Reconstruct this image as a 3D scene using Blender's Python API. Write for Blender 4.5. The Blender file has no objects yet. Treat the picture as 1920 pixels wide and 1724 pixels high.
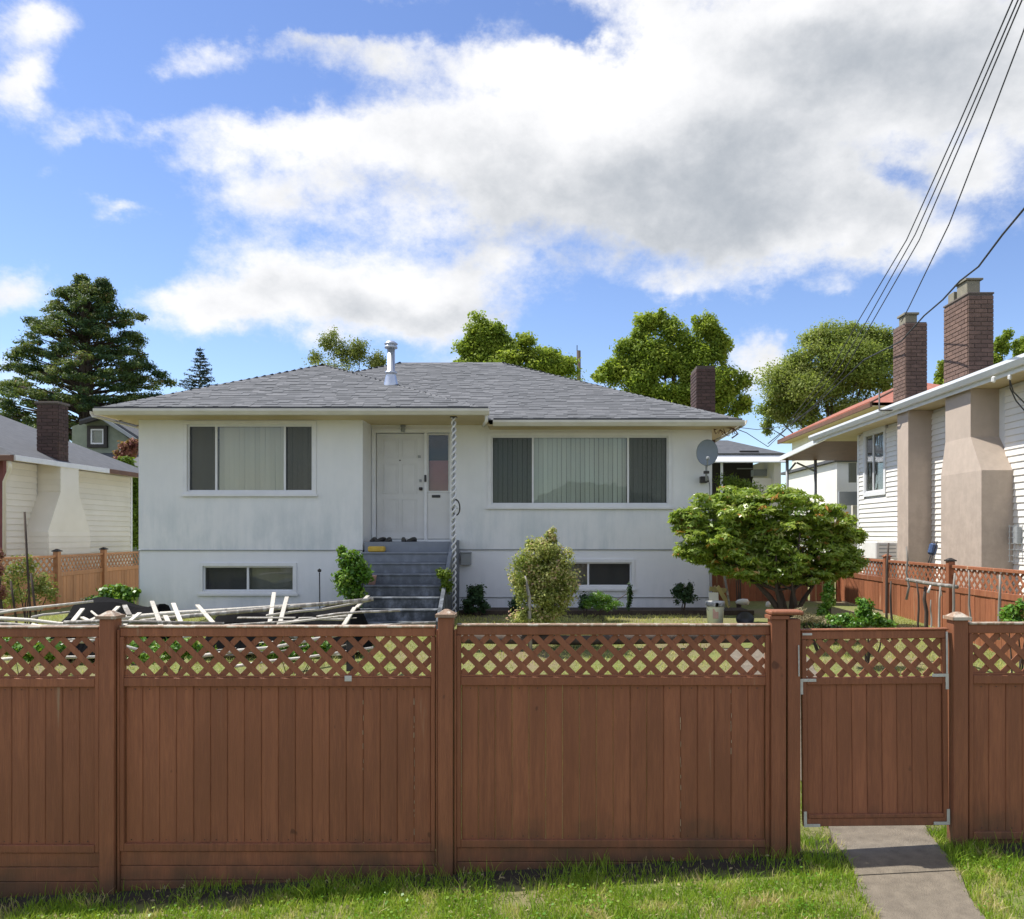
import bpy, bmesh, math, random
import numpy as np
from mathutils import Vector, Matrix, noise as mnoise
random.seed(7); rng = np.random.default_rng(7)
C = bpy.context.scene.collection
scene = bpy.context.scene
R = math.radians

# ------------------------------------------------------------------ camera
F, VX, VY, EYE = 1500.0, 1038.0, 1002.0, 2.5
cam_d = bpy.data.cameras.new('camera'); cam = bpy.data.objects.new('camera', cam_d); C.objects.link(cam)
cam.location = (0, 0, EYE); cam.rotation_euler = (R(90), 0, 0)
cam_d.sensor_width = 36; cam_d.lens = 36 * F / 1920
cam_d.shift_x = -(VX - 960) / 1920; cam_d.shift_y = (VY - 862) / 1920
cam_d.clip_start = .1; cam_d.clip_end = 3000
scene.camera = cam

# ------------------------------------------------------------------ world
SUN_DIR = Vector((0.58, -0.185, -1.0)).normalized()      # the way light travels
sun_el = math.asin(-SUN_DIR.z); to_sun = -SUN_DIR
SKY = 0.108
world = bpy.data.worlds.new('World'); scene.world = world; world.use_nodes = True
nt = world.node_tree; nt.nodes.clear()
def N(t, k, **kw):
    n = t.nodes.new(k)
    for a, v in kw.items(): setattr(n, a, v)
    return n
def M_(t, op, a, b=None, c=None, clamp=False):
    n = N(t, 'ShaderNodeMath', operation=op); n.use_clamp = clamp
    for i, v in enumerate((a, b, c)):
        if v is None: continue
        if isinstance(v, (int, float)): n.inputs[i].default_value = v
        else: t.links.new(v, n.inputs[i])
    return n.outputs[0]
def smooth(t, v, a, b):
    n = N(t, 'ShaderNodeMapRange', interpolation_type='SMOOTHSTEP')
    t.links.new(v, n.inputs[0]); n.inputs[1].default_value = a; n.inputs[2].default_value = b
    return n.outputs[0]
sky = N(nt, 'ShaderNodeTexSky', sky_type='NISHITA'); sky.sun_disc = False
sky.sun_elevation = sun_el; sky.sun_rotation = math.atan2(to_sun.x, to_sun.y)
sky.air_density = 1.0; sky.dust_density = 0.0; sky.ozone_density = 3.0
tc = N(nt, 'ShaderNodeTexCoord'); DIR = tc.outputs['Generated']
def wnoise(scale, detail, rough, vec, off=(0, 0, 0)):
    mp = N(nt, 'ShaderNodeMapping'); mp.inputs['Location'].default_value = off
    mp.inputs['Scale'].default_value = (1, 1, 1.35)
    nt.links.new(vec, mp.inputs[0])
    n = N(nt, 'ShaderNodeTexNoise'); n.inputs['Scale'].default_value = scale
    n.inputs['Detail'].default_value = detail; n.inputs['Roughness'].default_value = rough
    nt.links.new(mp.outputs[0], n.inputs['Vector']); return n
warp = wnoise(7.0, 6, .62, DIR)
vs = N(nt, 'ShaderNodeVectorMath', operation='SUBTRACT'); nt.links.new(warp.outputs['Color'], vs.inputs[0]); vs.inputs[1].default_value = (.5, .5, .5)
vm = N(nt, 'ShaderNodeVectorMath', operation='SCALE'); nt.links.new(vs.outputs[0], vm.inputs[0]); vm.inputs['Scale'].default_value = .11
va = N(nt, 'ShaderNodeVectorMath', operation='ADD'); nt.links.new(DIR, va.inputs[0]); nt.links.new(vm.outputs[0], va.inputs[1])
sep = N(nt, 'ShaderNodeSeparateXYZ'); nt.links.new(va.outputs[0], sep.inputs[0])
ysafe = M_(nt, 'MAXIMUM', sep.outputs[1], .12)
U_ = M_(nt, 'DIVIDE', sep.outputs[0], ysafe); W_ = M_(nt, 'DIVIDE', sep.outputs[2], ysafe)
front = smooth(nt, sep.outputs[1], .1, .35)
def blobs(lst):
    acc = None
    for px, py, rx, ry, wt in lst:
        a = M_(nt, 'MULTIPLY', M_(nt, 'SUBTRACT', U_, (px - VX) / F), F / rx)
        b = M_(nt, 'MULTIPLY', M_(nt, 'SUBTRACT', W_, (VY - py) / F), F / ry)
        r2 = M_(nt, 'ADD', M_(nt, 'MULTIPLY', a, a), M_(nt, 'MULTIPLY', b, b))
        g = M_(nt, 'MULTIPLY', M_(nt, 'POWER', 2.718, M_(nt, 'MULTIPLY', r2, -1.0)), wt)
        acc = g if acc is None else M_(nt, 'ADD', acc, g)
    return M_(nt, 'MULTIPLY', acc, front)
CLOUDS = [  # heaps of the cloud bank: direction, width, height, strength
    (1560, 60, 420, 150, 1.25), (1180, 170, 230, 120, 1.0), (1250, 330, 330, 130, 1.15), (1500, 400, 260, 110, .95), (1850, 170, 230, 110, .9),
    (820, 260, 260, 80, .95), (500, 260, 150, 60, .75), (520, 370, 150, 60, .62), (900, 390, 220, 60, .6),
    (400, 565, 150, 46, .75), (640, 520, 170, 70, .85), (760, 600, 270, 55, .8), (900, 500, 110, 36, .45),
    (1260, 530, 120, 34, .5), (1660, 455, 110, 60, .75), (1440, 665, 70, 60, .85), (20, 530, 90, 65, .9), (375, 90, 95, 55, .72),
    (650, 100, 170, 44, .56), (560, 75, 70, 30, .3), (150, 255, 80, 45, .52), (30, 140, 75, 52, .8), (50, 25, 90, 40, .6), (215, 398, 55, 24, .55), (1800, 320, 110, 50, .7),
    (930, 110, 90, 40, .4), (20, 720, 120, 60, .4), (1530, 560, 40, 24, .4), (290, 225, 70, 22, .35), (70, 330, 40, 20, .3),
    (150, 330, 170, 60, -.25), (1600, 610, 400, 50, -.4), (1150, 620, 230, 40, -.35), (620, 20, 260, 40, -.45), (230, 130, 70, 60, -.4), (250, 330, 70, 60, -.3), (880, 30, 130, 50, -.3), (1085, 70, 90, 40, -.85), (1690, 340, 70, 34, -.55), (300, 480, 60, 60, -.2)]
n1 = wnoise(5.2, 12, .62, DIR, (3.1, 1.7, .4))
n1b = wnoise(17, 8, .7, DIR, (5.1, 0.7, 2.4))
dens = M_(nt, 'ADD', blobs(CLOUDS), M_(nt, 'ADD', M_(nt, 'MULTIPLY', M_(nt, 'SUBTRACT', n1.outputs[0], .5), 2.2), M_(nt, 'MULTIPLY', M_(nt, 'SUBTRACT', n1b.outputs[0], .5), .9)))
dens = M_(nt, 'ADD', dens, M_(nt, 'MULTIPLY', M_(nt, 'SUBTRACT', 1.0, front), .45))
cover = smooth(nt, dens, .08, .86)
DARK = [(1350, 350, 380, 120, .5), (1750, 130, 380, 190, .42), (1230, 470, 240, 60, .3), (560, 540, 110, 30, .22), (780, 590, 260, 44, .35), (760, 350, 240, 40, .35), (560, 400, 160, 30, .2), (1350, 420, 240, 70, .2), (1650, 500, 150, 40, .2), (900, 460, 200, 40, .25),
        (560, 260, 200, 60, -.3), (1100, 170, 220, 90, -.5), (1500, 20, 140, 40, -.3)]
n2 = wnoise(4.5, 8, .55, DIR, (7.3, 2.2, 5.4)); n3 = wnoise(11, 8, .6, DIR, (1.3, 4.2, 2.4))
shade = M_(nt, 'ADD', blobs(DARK), M_(nt, 'ADD', M_(nt, 'MULTIPLY', M_(nt, 'SUBTRACT', n2.outputs[0], .5), 1.2), M_(nt, 'MULTIPLY', M_(nt, 'SUBTRACT', n3.outputs[0], .5), 1.15)))
shade = M_(nt, 'ADD', shade, M_(nt, 'MULTIPLY', M_(nt, 'SUBTRACT', dens, .55), .30))
shade = smooth(nt, shade, -.18, 1.25)
cmix = N(nt, 'ShaderNodeMix', data_type='RGBA'); nt.links.new(shade, cmix.inputs['Factor'])
cmix.inputs['A'].default_value = (7.3, 7.3, 7.4, 1); cmix.inputs['B'].default_value = (3.05, 3.35, 3.75, 1)
hs = N(nt, 'ShaderNodeHueSaturation'); hs.inputs['Saturation'].default_value = 1.05; hs.inputs['Value'].default_value = 1.28; hs.inputs['Hue'].default_value = .511
nt.links.new(sky.outputs[0], hs.inputs['Color'])
mixc = N(nt, 'ShaderNodeMix', data_type='RGBA'); nt.links.new(cover, mixc.inputs['Factor'])
nt.links.new(hs.outputs[0], mixc.inputs['A']); nt.links.new(cmix.outputs['Result'], mixc.inputs['B'])
bg = N(nt, 'ShaderNodeBackground'); bg.inputs[1].default_value = SKY
nt.links.new(mixc.outputs['Result'], bg.inputs[0])
wo = N(nt, 'ShaderNodeOutputWorld'); nt.links.new(bg.outputs[0], wo.inputs[0])
sd = bpy.data.lights.new('sun', 'SUN'); so = bpy.data.objects.new('sun', sd); C.objects.link(so)
sd.energy = 5.0; sd.angle = R(.55); sd.color = (1, .955, .88)
so.rotation_euler = SUN_DIR.to_track_quat('-Z', 'Y').to_euler(); so.location = (-20, 10, 30)
scene.view_settings.view_transform = 'Standard'; scene.view_settings.look = 'None'
scene.view_settings.gamma = 1; scene.view_settings.exposure = 0.42; scene.view_settings.use_curve_mapping = False
scene.cycles.max_bounces = 8; scene.cycles.transparent_max_bounces = 12
scene.cycles.use_denoising = True

# ------------------------------------------------------------------ materials
def principled(name):
    m = bpy.data.materials.new(name); m.use_nodes = True; t = m.node_tree
    return m, t, t.nodes['Principled BSDF']
def ramp(t, fac, cols):
    r = N(t, 'ShaderNodeValToRGB'); e = r.color_ramp.elements
    while len(e) < len(cols): e.new(.5)
    for i, (p, c) in enumerate(cols): e[i].position = p; e[i].color = (*c, 1)
    t.links.new(fac, r.inputs[0]); return r.outputs[0]
def mix(t, f, a, b, mode='MIX'):
    n = N(t, 'ShaderNodeMix', data_type='RGBA', blend_type=mode)
    for k, v in (('Factor', f), ('A', a), ('B', b)):
        if isinstance(v, (int, float)): n.inputs[k].default_value = v
        elif isinstance(v, tuple): n.inputs[k].default_value = (*v, 1)
        else: t.links.new(v, n.inputs[k])
    return n.outputs['Result']
def tnoise(t, scale, detail=4, stretch=(1, 1, 1), coord='Object', rough=.55):
    c = N(t, 'ShaderNodeTexCoord'); mp = N(t, 'ShaderNodeMapping'); mp.inputs['Scale'].default_value = stretch
    if coord == 'World':
        g = N(t, 'ShaderNodeNewGeometry'); t.links.new(g.outputs['Position'], mp.inputs[0])
    else: t.links.new(c.outputs[coord], mp.inputs[0])
    n = N(t, 'ShaderNodeTexNoise'); n.inputs['Scale'].default_value = scale; n.inputs['Detail'].default_value = detail
    n.inputs['Roughness'].default_value = rough
    t.links.new(mp.outputs[0], n.inputs['Vector']); return n.outputs[0]
def bump(t, b, h, strength, dist=.01):
    n = N(t, 'ShaderNodeBump'); n.inputs['Strength'].default_value = strength; n.inputs['Distance'].default_value = dist
    t.links.new(h, n.inputs['Height']); t.links.new(n.outputs[0], b.inputs['Normal'])
def objrand(t, lo, hi):
    o = N(t, 'ShaderNodeObjectInfo'); mr = N(t, 'ShaderNodeMapRange'); t.links.new(o.outputs['Random'], mr.inputs[0])
    mr.inputs[3].default_value = lo; mr.inputs[4].default_value = hi; return mr.outputs[0]
def simple(name, c1, c2=None, scale=6, rough=.6, stretch=(1, 1, 1), bs=.15, bd=.01, var=.0, coord='World', metal=0, fine=60, spec=.5):
    m, t, b = principled(name); c2 = c2 or tuple(x * .82 for x in c1)
    n = tnoise(t, scale, 6, stretch, coord)
    col = ramp(t, n, [(.3, c1), (.72, c2)])
    if var:
        h = N(t, 'ShaderNodeHueSaturation'); t.links.new(objrand(t, 1 - var, 1 + var), h.inputs['Value']); t.links.new(col, h.inputs['Color']); col = h.outputs[0]
    t.links.new(col, b.inputs['Base Color']); b.inputs['Roughness'].default_value = rough; b.inputs['Metallic'].default_value = metal
    b.inputs['Specular IOR Level'].default_value = spec
    if bs: bump(t, b, tnoise(t, fine, 4, stretch, coord), bs, bd)
    return m
MT = {}
def wood_paint(name, c1, c2, worn, var=.1, wear=.66, dirt=None):
    m, t, b = principled(name)
    o = N(t, 'ShaderNodeObjectInfo')
    g = N(t, 'ShaderNodeNewGeometry')
    cx = N(t, 'ShaderNodeVectorMath', operation='MULTIPLY_ADD'); cx.inputs[1].default_value = (1, 1, .07)
    t.links.new(g.outputs['Position'], cx.inputs[0])
    off = N(t, 'ShaderNodeCombineXYZ'); t.links.new(M_(t, 'MULTIPLY', o.outputs['Random'], 37.0), off.inputs[0]); t.links.new(M_(t, 'MULTIPLY', o.outputs['Random'], 11.0), off.inputs[2])
    t.links.new(off.outputs[0], cx.inputs[2])
    def nz(s, d=5):
        n = N(t, 'ShaderNodeTexNoise'); n.inputs['Scale'].default_value = s; n.inputs['Detail'].default_value = d; t.links.new(cx.outputs[0], n.inputs['Vector']); return n.outputs[0]
    grain = M_(t, 'ADD', M_(t, 'MULTIPLY', nz(30), .6), M_(t, 'MULTIPLY', nz(130, 3), .4)); grain = smooth(t, grain, .36, .64); big = tnoise(t, 1.6, 5, (1, 1, .6), 'World')
    col = mix(t, grain, c1, c2)
    col = mix(t, smooth(t, big, .35, .75), col, tuple(x * .72 for x in c1))
    patch = nz(14, 8)
    col = mix(t, smooth(t, patch, wear, wear + .1), col, worn)
    h = N(t, 'ShaderNodeHueSaturation'); t.links.new(objrand(t, 1 - var, 1 + var), h.inputs['Value']); t.links.new(col, h.inputs['Color'])
    fin = h.outputs[0]
    if dirt is not None:       # rain splash and green algae on the lowest boards, height wanders with the noise
        sz = N(t, 'ShaderNodeSeparateXYZ'); t.links.new(g.outputs['Position'], sz.inputs[0])
        hgt = M_(t, 'SUBTRACT', M_(t, 'SUBTRACT', sz.outputs[2], M_(t, 'MULTIPLY', sz.outputs[0], .054)), M_(t, 'MULTIPLY', tnoise(t, 5, 6, (1, 1, 1), 'World'), .55))
        fin = mix(t, M_(t, 'MULTIPLY', smooth(t, hgt, dirt - .05, dirt - .55), .8), fin, (.055, .048, .03))
        kn = tnoise(t, 7, 2, (1, 1, .6), 'World'); fin = mix(t, M_(t, 'MULTIPLY', smooth(t, kn, .73, .77), .6), fin, (.05, .02, .012))
    t.links.new(fin, b.inputs['Base Color']); b.inputs['Roughness'].default_value = .62; b.inputs['Specular IOR Level'].default_value = .35
    bump(t, b, grain, .55, .004); return m
MT['fence'] = wood_paint('brown_fence_paint', (.325, .122, .058), (.24, .088, .044), (.34, .20, .12), .11, .69, .28)
MT['red_fence'] = wood_paint('reddish_cedar_stain', (.33, .125, .06), (.24, .085, .042), (.42, .27, .17), .18, .62)
MT['orange_fence'] = wood_paint('orange_cedar_stain', (.52, .255, .12), (.40, .19, .09), (.45, .30, .2), .15, .66)
MT['grey_wood'] = wood_paint('weathered_grey_wood', (.30, .27, .23), (.20, .18, .15), (.42, .40, .36), .2, .5)
MT['pale_wood'] = wood_paint('peeled_pale_wood', (.66, .62, .54), (.50, .46, .38), (.30, .26, .21), .16, .62)
def stucco(name, c, stain, zlo, zhi, amount=.5, bias=0, sc=1.3):
    m, t, b = principled(name)
    g = N(t, 'ShaderNodeNewGeometry'); s = N(t, 'ShaderNodeSeparateXYZ'); t.links.new(g.outputs['Position'], s.inputs[0])
    low = N(t, 'ShaderNodeMapRange'); t.links.new(s.outputs[2], low.inputs[0]); low.inputs[1].default_value = zhi; low.inputs[2].default_value = zlo
    st = tnoise(t, sc, 8, (1, 1, .5) if sc < 3 else (1, 1, 1), 'World', .7 if sc > 3 else .65); st2 = tnoise(t, 9, 6, (1, 1, .12), 'World', .6)
    f = M_(t, 'MULTIPLY', smooth(t, M_(t, 'ADD', M_(t, 'MULTIPLY', st, .7), M_(t, 'MULTIPLY', st2, .3)), .40 - bias, .66 - bias), M_(t, 'ADD', M_(t, 'MULTIPLY', low.outputs[0], .85), .15, clamp=True))
    col = mix(t, M_(t, 'MULTIPLY', f, amount), c, stain)
    fine = tnoise(t, 4, 5, (1, 1, 1), 'World'); col = mix(t, .25, col, mix(t, fine, tuple(x * .8 for x in c), tuple(min(1, x * 1.08) for x in c)))
    t.links.new(col, b.inputs['Base Color']); b.inputs['Roughness'].default_value = .85; b.inputs['Specular IOR Level'].default_value = .2
    bump(t, b, tnoise(t, 130, 4, (1, 1, 1), 'World'), .5, .006); return m
MT['stucco'] = stucco('white_stucco', (.79, .80, .80), (.38, .46, .49), 1.9, 3.5, .85)
MT['stucco_low'] = stucco('white_basement_render', (.79, .80, .82), (.38, .44, .47), .8, 1.9, .7)
MT['tan'] = stucco('tan_stucco', (.50, .415, .345), (.33, .275, .23), 1, 5.5, .9, .05, 5.0)
MT['trim'] = simple('white_trim', (.76, .77, .78), (.68, .69, .70), 5, .5, bs=.05)
MT['gutter'] = simple('off_white_gutter', (.66, .64, .56), (.55, .53, .45), 3, .45, bs=.03, stretch=(1, 1, 3))
MT['soffit'] = simple('cream_bounce_soffit', (.66, .55, .34), (.56, .46, .27), 2, .7, bs=.05)  # cream pushed yellower, painting in warm light bounced up under the eaves
MT['gutter_w'] = simple('white_metal_gutter', (.80, .81, .82), (.72, .74, .76), 2, .3, bs=.0)
MT['door'] = simple('white_door', (.66, .66, .65), (.60, .60, .59), 3, .4, bs=.03)
MT['cream_siding'] = simple('cream_siding', (.79, .75, .66), (.70, .66, .56), 1.5, .5, bs=.04, var=.04)
MT['white_siding'] = simple('white_siding', (.84, .82, .77), (.76, .73, .67), 1.5, .5, bs=.04, var=.03)
MT['sage'] = simple('sage_shingle_wall', (.27, .30, .23), (.21, .24, .18), 5, .8)
MT['cap'] = wood_paint('weathered_sunlit_cap_wood', (.36, .24, .16), (.26, .17, .11), (.46, .40, .32), .12, .5)  # weathered post caps; on rail tops its paleness paints in sunlight
MT['flake'] = simple('pale_flaked_paint', (.55, .42, .28), (.40, .28, .18), 40, .8)
MT['dark'] = simple('dark_trim', (.03, .025, .022), (.02, .017, .015), 4, .6)
MT['black'] = simple('black_plastic', (.018, .018, .02), (.025, .024, .024), 4, .4)
MT['iron'] = simple('black_iron', (.02, .02, .02), (.04, .03, .025), 9, .5)
MT['brown_trim'] = simple('brown_trim', (.17, .08, .05), (.12, .055, .035), 5, .6)
MT['mauve_trim'] = simple('dark_red_trim', (.20, .06, .06), (.14, .04, .045), 5, .6)
MT['brick'] = simple('dark_brown_brick', (.085, .048, .040), (.06, .034, .028), 12, .8, var=.22, bs=.4)
MT['brick_r'] = simple('brown_brick', (.20, .125, .095), (.14, .085, .066), 14, .8, var=.16, bs=.4)
MT['mortar'] = simple('grey_mortar', (.16, .13, .11), (.12, .10, .09), 12, .9)
MT['mortar_r'] = simple('dark_mortar', (.10, .08, .065), (.075, .06, .05), 12, .9)
MT['flue'] = simple('concrete_flue', (.28, .25, .19), (.20, .19, .14), 9, .9)
MT['galv'] = simple('galvanised_metal', (.62, .66, .72), (.50, .54, .62), 6, .38, metal=.75, bs=.02)
MT['lead'] = simple('grey_paint_metal', (.32, .34, .35), (.26, .28, .29), 5, .5)
MT['dish'] = simple('dish_grey', (.21, .245, .27), (.18, .21, .235), 5, .5)
MT['concrete'] = simple('concrete_path', (.215, .182, .138), (.135, .113, .086), 11, .95, bs=.9, fine=110)
MT['steps'] = stucco('blue_grey_step_paint', (.25, .275, .315), (.012, .015, .013), 1.35, 2.25, 1.0, .09, 5.0)
MT['roof_deck'] = simple('roof_felt', (.09, .09, .10), (.07, .07, .08), 5, .9)
MT['rug'] = simple('dark_asphalt_roof', (.105, .11, .12), (.07, .075, .085), 6, .9, fine=40, bs=.5)
MT['red_roof'] = simple('red_tile_roof', (.42, .16, .11), (.33, .12, .08), 4, .7, fine=20, bs=.5)
MT['soil'] = simple('garden_soil', (.05, .038, .028), (.03, .024, .018), 7, .95, bs=.8, fine=50)
MT['tarp'] = simple('black_tarp', (.006, .006, .007), (.010, .010, .011), 3, .9, spec=.08, bs=.4, fine=9)
MT['bark'] = simple('brown_bark', (.09, .065, .048), (.05, .036, .028), 14, .9, stretch=(1, 1, .2), bs=.8)
MT['plastic_w'] = simple('white_plastic', (.78, .77, .74), (.70, .69, .66), 5, .4, bs=0)
MT['yellow'] = simple('yellow_plastic', (.62, .42, .06), (.50, .32, .04), 6, .5)
MT['pink'] = simple('pinkish_clay', (.60, .36, .30), (.5, .3, .25), 8, .7)
MT['blue'] = simple('blue_plastic', (.05, .10, .22), (.04, .07, .16), 6, .5)
MT['wire'] = simple('black_cable', (.03, .032, .036), (.04, .042, .045), 3, .6, bs=0)
MT['galv_br'] = simple('pale_steel_bracket', (.58, .57, .53), (.45, .44, .40), 20, .5, metal=.2, bs=.1)
MT['rust_board'] = simple('yellowed_board', (.5, .44, .22), (.38, .33, .18), 6, .8)
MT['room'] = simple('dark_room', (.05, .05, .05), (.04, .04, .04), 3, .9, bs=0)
MT['blind'] = simple('cream_blind_fabric', (.78, .74, .60), (.72, .68, .54), 2, .8, stretch=(1, 1, .1), bs=0, var=.07)
MT['blind_g'] = simple('green_tinted_blind_fabric', (.66, .73, .63), (.60, .67, .58), 2, .8, stretch=(1, 1, .1), bs=0, var=.07)
MT['curtain_red'] = simple('red_curtain', (.42, .13, .13), (.33, .10, .10), 3, .9)
MT['curtain'] = simple('grey_curtain', (.34, .35, .31), (.24, .25, .22), 1.5, .9, stretch=(3, 1, .3))
m, t, b = principled('window_glass'); t.nodes.remove(b)
tr = N(t, 'ShaderNodeBsdfTransparent'); gl = N(t, 'ShaderNodeBsdfGlossy'); gl.inputs['Roughness'].default_value = .015
tr.inputs[0].default_value = (.94, .95, .94, 1)
fr = N(t, 'ShaderNodeFresnel'); fr.inputs[0].default_value = 1.6; mx = N(t, 'ShaderNodeMixShader')
t.links.new(M_(t, 'ADD', M_(t, 'MULTIPLY', fr.outputs[0], .75), .0, clamp=True), mx.inputs[0]); t.links.new(tr.outputs[0], mx.inputs[1]); t.links.new(gl.outputs[0], mx.inputs[2])
bp = N(t, 'ShaderNodeBump'); bp.inputs['Strength'].default_value = .12; bp.inputs['Distance'].default_value = .02
t.links.new(tnoise(t, 1.7, 2, (1, 1, 1), 'World'), bp.inputs['Height']); t.links.new(bp.outputs[0], gl.inputs['Normal'])
t.links.new(mx.outputs[0], t.nodes['Material Output'].inputs[0]); MT['glass'] = m
m, t, b = principled('insect_screen'); t.nodes.remove(b)
tr = N(t, 'ShaderNodeBsdfTransparent'); df = N(t, 'ShaderNodeBsdfDiffuse'); df.inputs[0].default_value = (.045, .047, .052, 1)
mx = N(t, 'ShaderNodeMixShader'); mx.inputs[0].default_value = .52
t.links.new(tr.outputs[0], mx.inputs[1]); t.links.new(df.outputs[0], mx.inputs[2]); t.links.new(mx.outputs[0], t.nodes['Material Output'].inputs[0]); MT['screen'] = m
def attr_mat(name, cols, trans=0.0, rough=.6, spec=.3, noise_amt=0):
    m, t, b = principled(name)
    a = N(t, 'ShaderNodeAttribute', attribute_name='rnd')
    f = a.outputs['Fac']
    if noise_amt:
        f = M_(t, 'ADD', f, M_(t, 'MULTIPLY', M_(t, 'SUBTRACT', tnoise(t, 30, 4, (1, 1, 1), 'World'), .5), noise_amt), clamp=True)
    col = ramp(t, f, cols); t.links.new(col, b.inputs['Base Color']); b.inputs['Roughness'].default_value = rough; b.inputs['Specular IOR Level'].default_value = spec
    if trans:
        tl = N(t, 'ShaderNodeBsdfTranslucent'); mm = N(t, 'ShaderNodeMixShader'); mm.inputs[0].default_value = trans
        t.links.new(mix(t, .45, col, (.30, .38, .03)), tl.inputs[0]); t.links.new(b.outputs[0], mm.inputs[1]); t.links.new(tl.outputs[0], mm.inputs[2])
        t.links.new(mm.outputs[0], t.nodes['Material Output'].inputs[0])
    return m
LM = {
 'cedar': attr_mat('cedar_foliage', [(0, (.03, .075, .035)), (.5, (.09, .145, .045)), (.85, (.22, .25, .065)), (1, (.28, .18, .08))], .3),
 'spruce': attr_mat('spruce_needles', [(0, (.018, .05, .045)), (1, (.045, .09, .075))], .05),
 'maple': attr_mat('green_tree_leaves', [(0, (.17, .26, .035)), (.5, (.30, .40, .05)), (1, (.46, .52, .09))], .55),
 'lime': attr_mat('thin_tree_leaves', [(0, (.16, .21, .05)), (1, (.32, .34, .09))], .35),
 'dusty': attr_mat('dull_tree_leaves', [(0, (.18, .25, .06)), (.6, (.30, .36, .085)), (1, (.44, .45, .19))], .55),
 'rhodo': attr_mat('rhododendron_leaves', [(0, (.13, .23, .035)), (.5, (.28, .40, .05)), (.84, (.46, .55, .11)), (.93, (.52, .54, .20)), (1, (.68, .30, .07))], .5, .32, .6),
 'box': attr_mat('box_bush_leaves', [(0, (.08, .15, .014)), (1, (.19, .27, .03))], .35),
 'vari': attr_mat('variegated_leaves', [(0, (.13, .18, .035)), (.4, (.33, .37, .08)), (.75, (.62, .62, .24)), (1, (.70, .44, .32))], .42),
 'bright': attr_mat('bright_green_leaves', [(0, (.06, .16, .015)), (.6, (.12, .28, .02)), (1, (.26, .38, .06))], .3, .4, .5),
 'darkg': attr_mat('dark_green_leaves', [(0, (.015, .04, .016)), (1, (.05, .10, .035))], .12),
 'redm': attr_mat('red_maple_leaves', [(0, (.16, .04, .04)), (1, (.40, .17, .13))], .3),
 'dry': attr_mat('dry_brush', [(0, (.20, .16, .09)), (1, (.42, .36, .20))], .15),
 'grass': attr_mat('green_grass_blades', [(0, (.17, .31, .025)), (.5, (.30, .46, .04)), (.8, (.45, .53, .09)), (1, (.72, .60, .30))], .5, .5, .3),
 'lawn': attr_mat('yellowish_lawn_blades', [(0, (.40, .44, .10)), (.6, (.62, .60, .20)), (1, (.78, .70, .38))], .45, .6, .2),
}
MT['shingle'] = attr_mat('asphalt_shingles', [(0, (.11, .114, .12)), (.5, (.145, .149, .157)), (1, (.19, .192, .20))], 0, .92, .2, .5)

# ------------------------------------------------------------------ helpers
WL = {}
def wl(o): return WL.get(o.name, Vector((0, 0, 0))) if o else Vector((0, 0, 0))
def tag(o, label, cat=None, group=None, kind=None):
    if label: o['label'] = label
    if cat: o['category'] = cat
    if group: o['group'] = group
    if kind: o['kind'] = kind
    return o
def thing(name, loc, label, cat, group=None):
    o = bpy.data.objects.new(name, None); C.objects.link(o); o.location = loc; o.empty_display_size = .2
    WL[o.name] = Vector(loc); return tag(o, label, cat, group)
def link(name, me, world, parent=None, rot=None):
    o = bpy.data.objects.new(name, me); C.objects.link(o)
    world = Vector(world); WL[o.name] = world
    if parent: o.parent = parent; o.location = world - wl(parent)
    else: o.location = world
    if rot is not None: o.rotation_euler = rot
    return o
_cache = {}
def box_mesh(size, mat, bev):
    k = (round(size[0], 3), round(size[1], 3), round(size[2], 3), mat, bev)
    if k in _cache: return _cache[k]
    bm = bmesh.new(); bmesh.ops.create_cube(bm, size=1)
    for v in bm.verts: v.co = Vector((v.co.x * size[0], v.co.y * size[1], v.co.z * size[2]))
    if bev: bmesh.ops.bevel(bm, geom=bm.edges[:], offset=min(bev, min(size) * .3), segments=1, affect='EDGES')
    me = bpy.data.meshes.new('box'); bm.to_mesh(me); bm.free(); me.materials.append(MT[mat]); _cache[k] = me; return me
def box(name, size, center, mat, parent=None, rot=None, bev=.004):
    if isinstance(rot, (int, float)): rot = (0, 0, rot)
    return link(name, box_mesh(size, mat, bev), center, parent, rot)
def bxx(name, x0, x1, y0, y1, z0, z1, mat, parent=None, bev=.004):
    return box(name, (abs(x1 - x0), abs(y1 - y0), abs(z1 - z0)), ((x0 + x1) / 2, (y0 + y1) / 2, (z0 + z1) / 2), mat, parent, None, bev)
def mesh_obj(name, verts, faces, mat, parent=None, origin=None, smooth_=False):
    o0 = Vector(origin) if origin is not None else (wl(parent) if parent else Vector((0, 0, 0)))
    me = bpy.data.meshes.new(name); me.from_pydata([Vector(v) - o0 for v in verts], [], faces)
    me.materials.append(MT[mat] if isinstance(mat, str) else mat)
    bm = bmesh.new(); bm.from_mesh(me); bmesh.ops.recalc_face_normals(bm, faces=bm.faces); bm.to_mesh(me); bm.free()
    if smooth_: me.polygons.foreach_set('use_smooth', [True] * len(me.polygons))
    return link(name, me, o0, parent)
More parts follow.
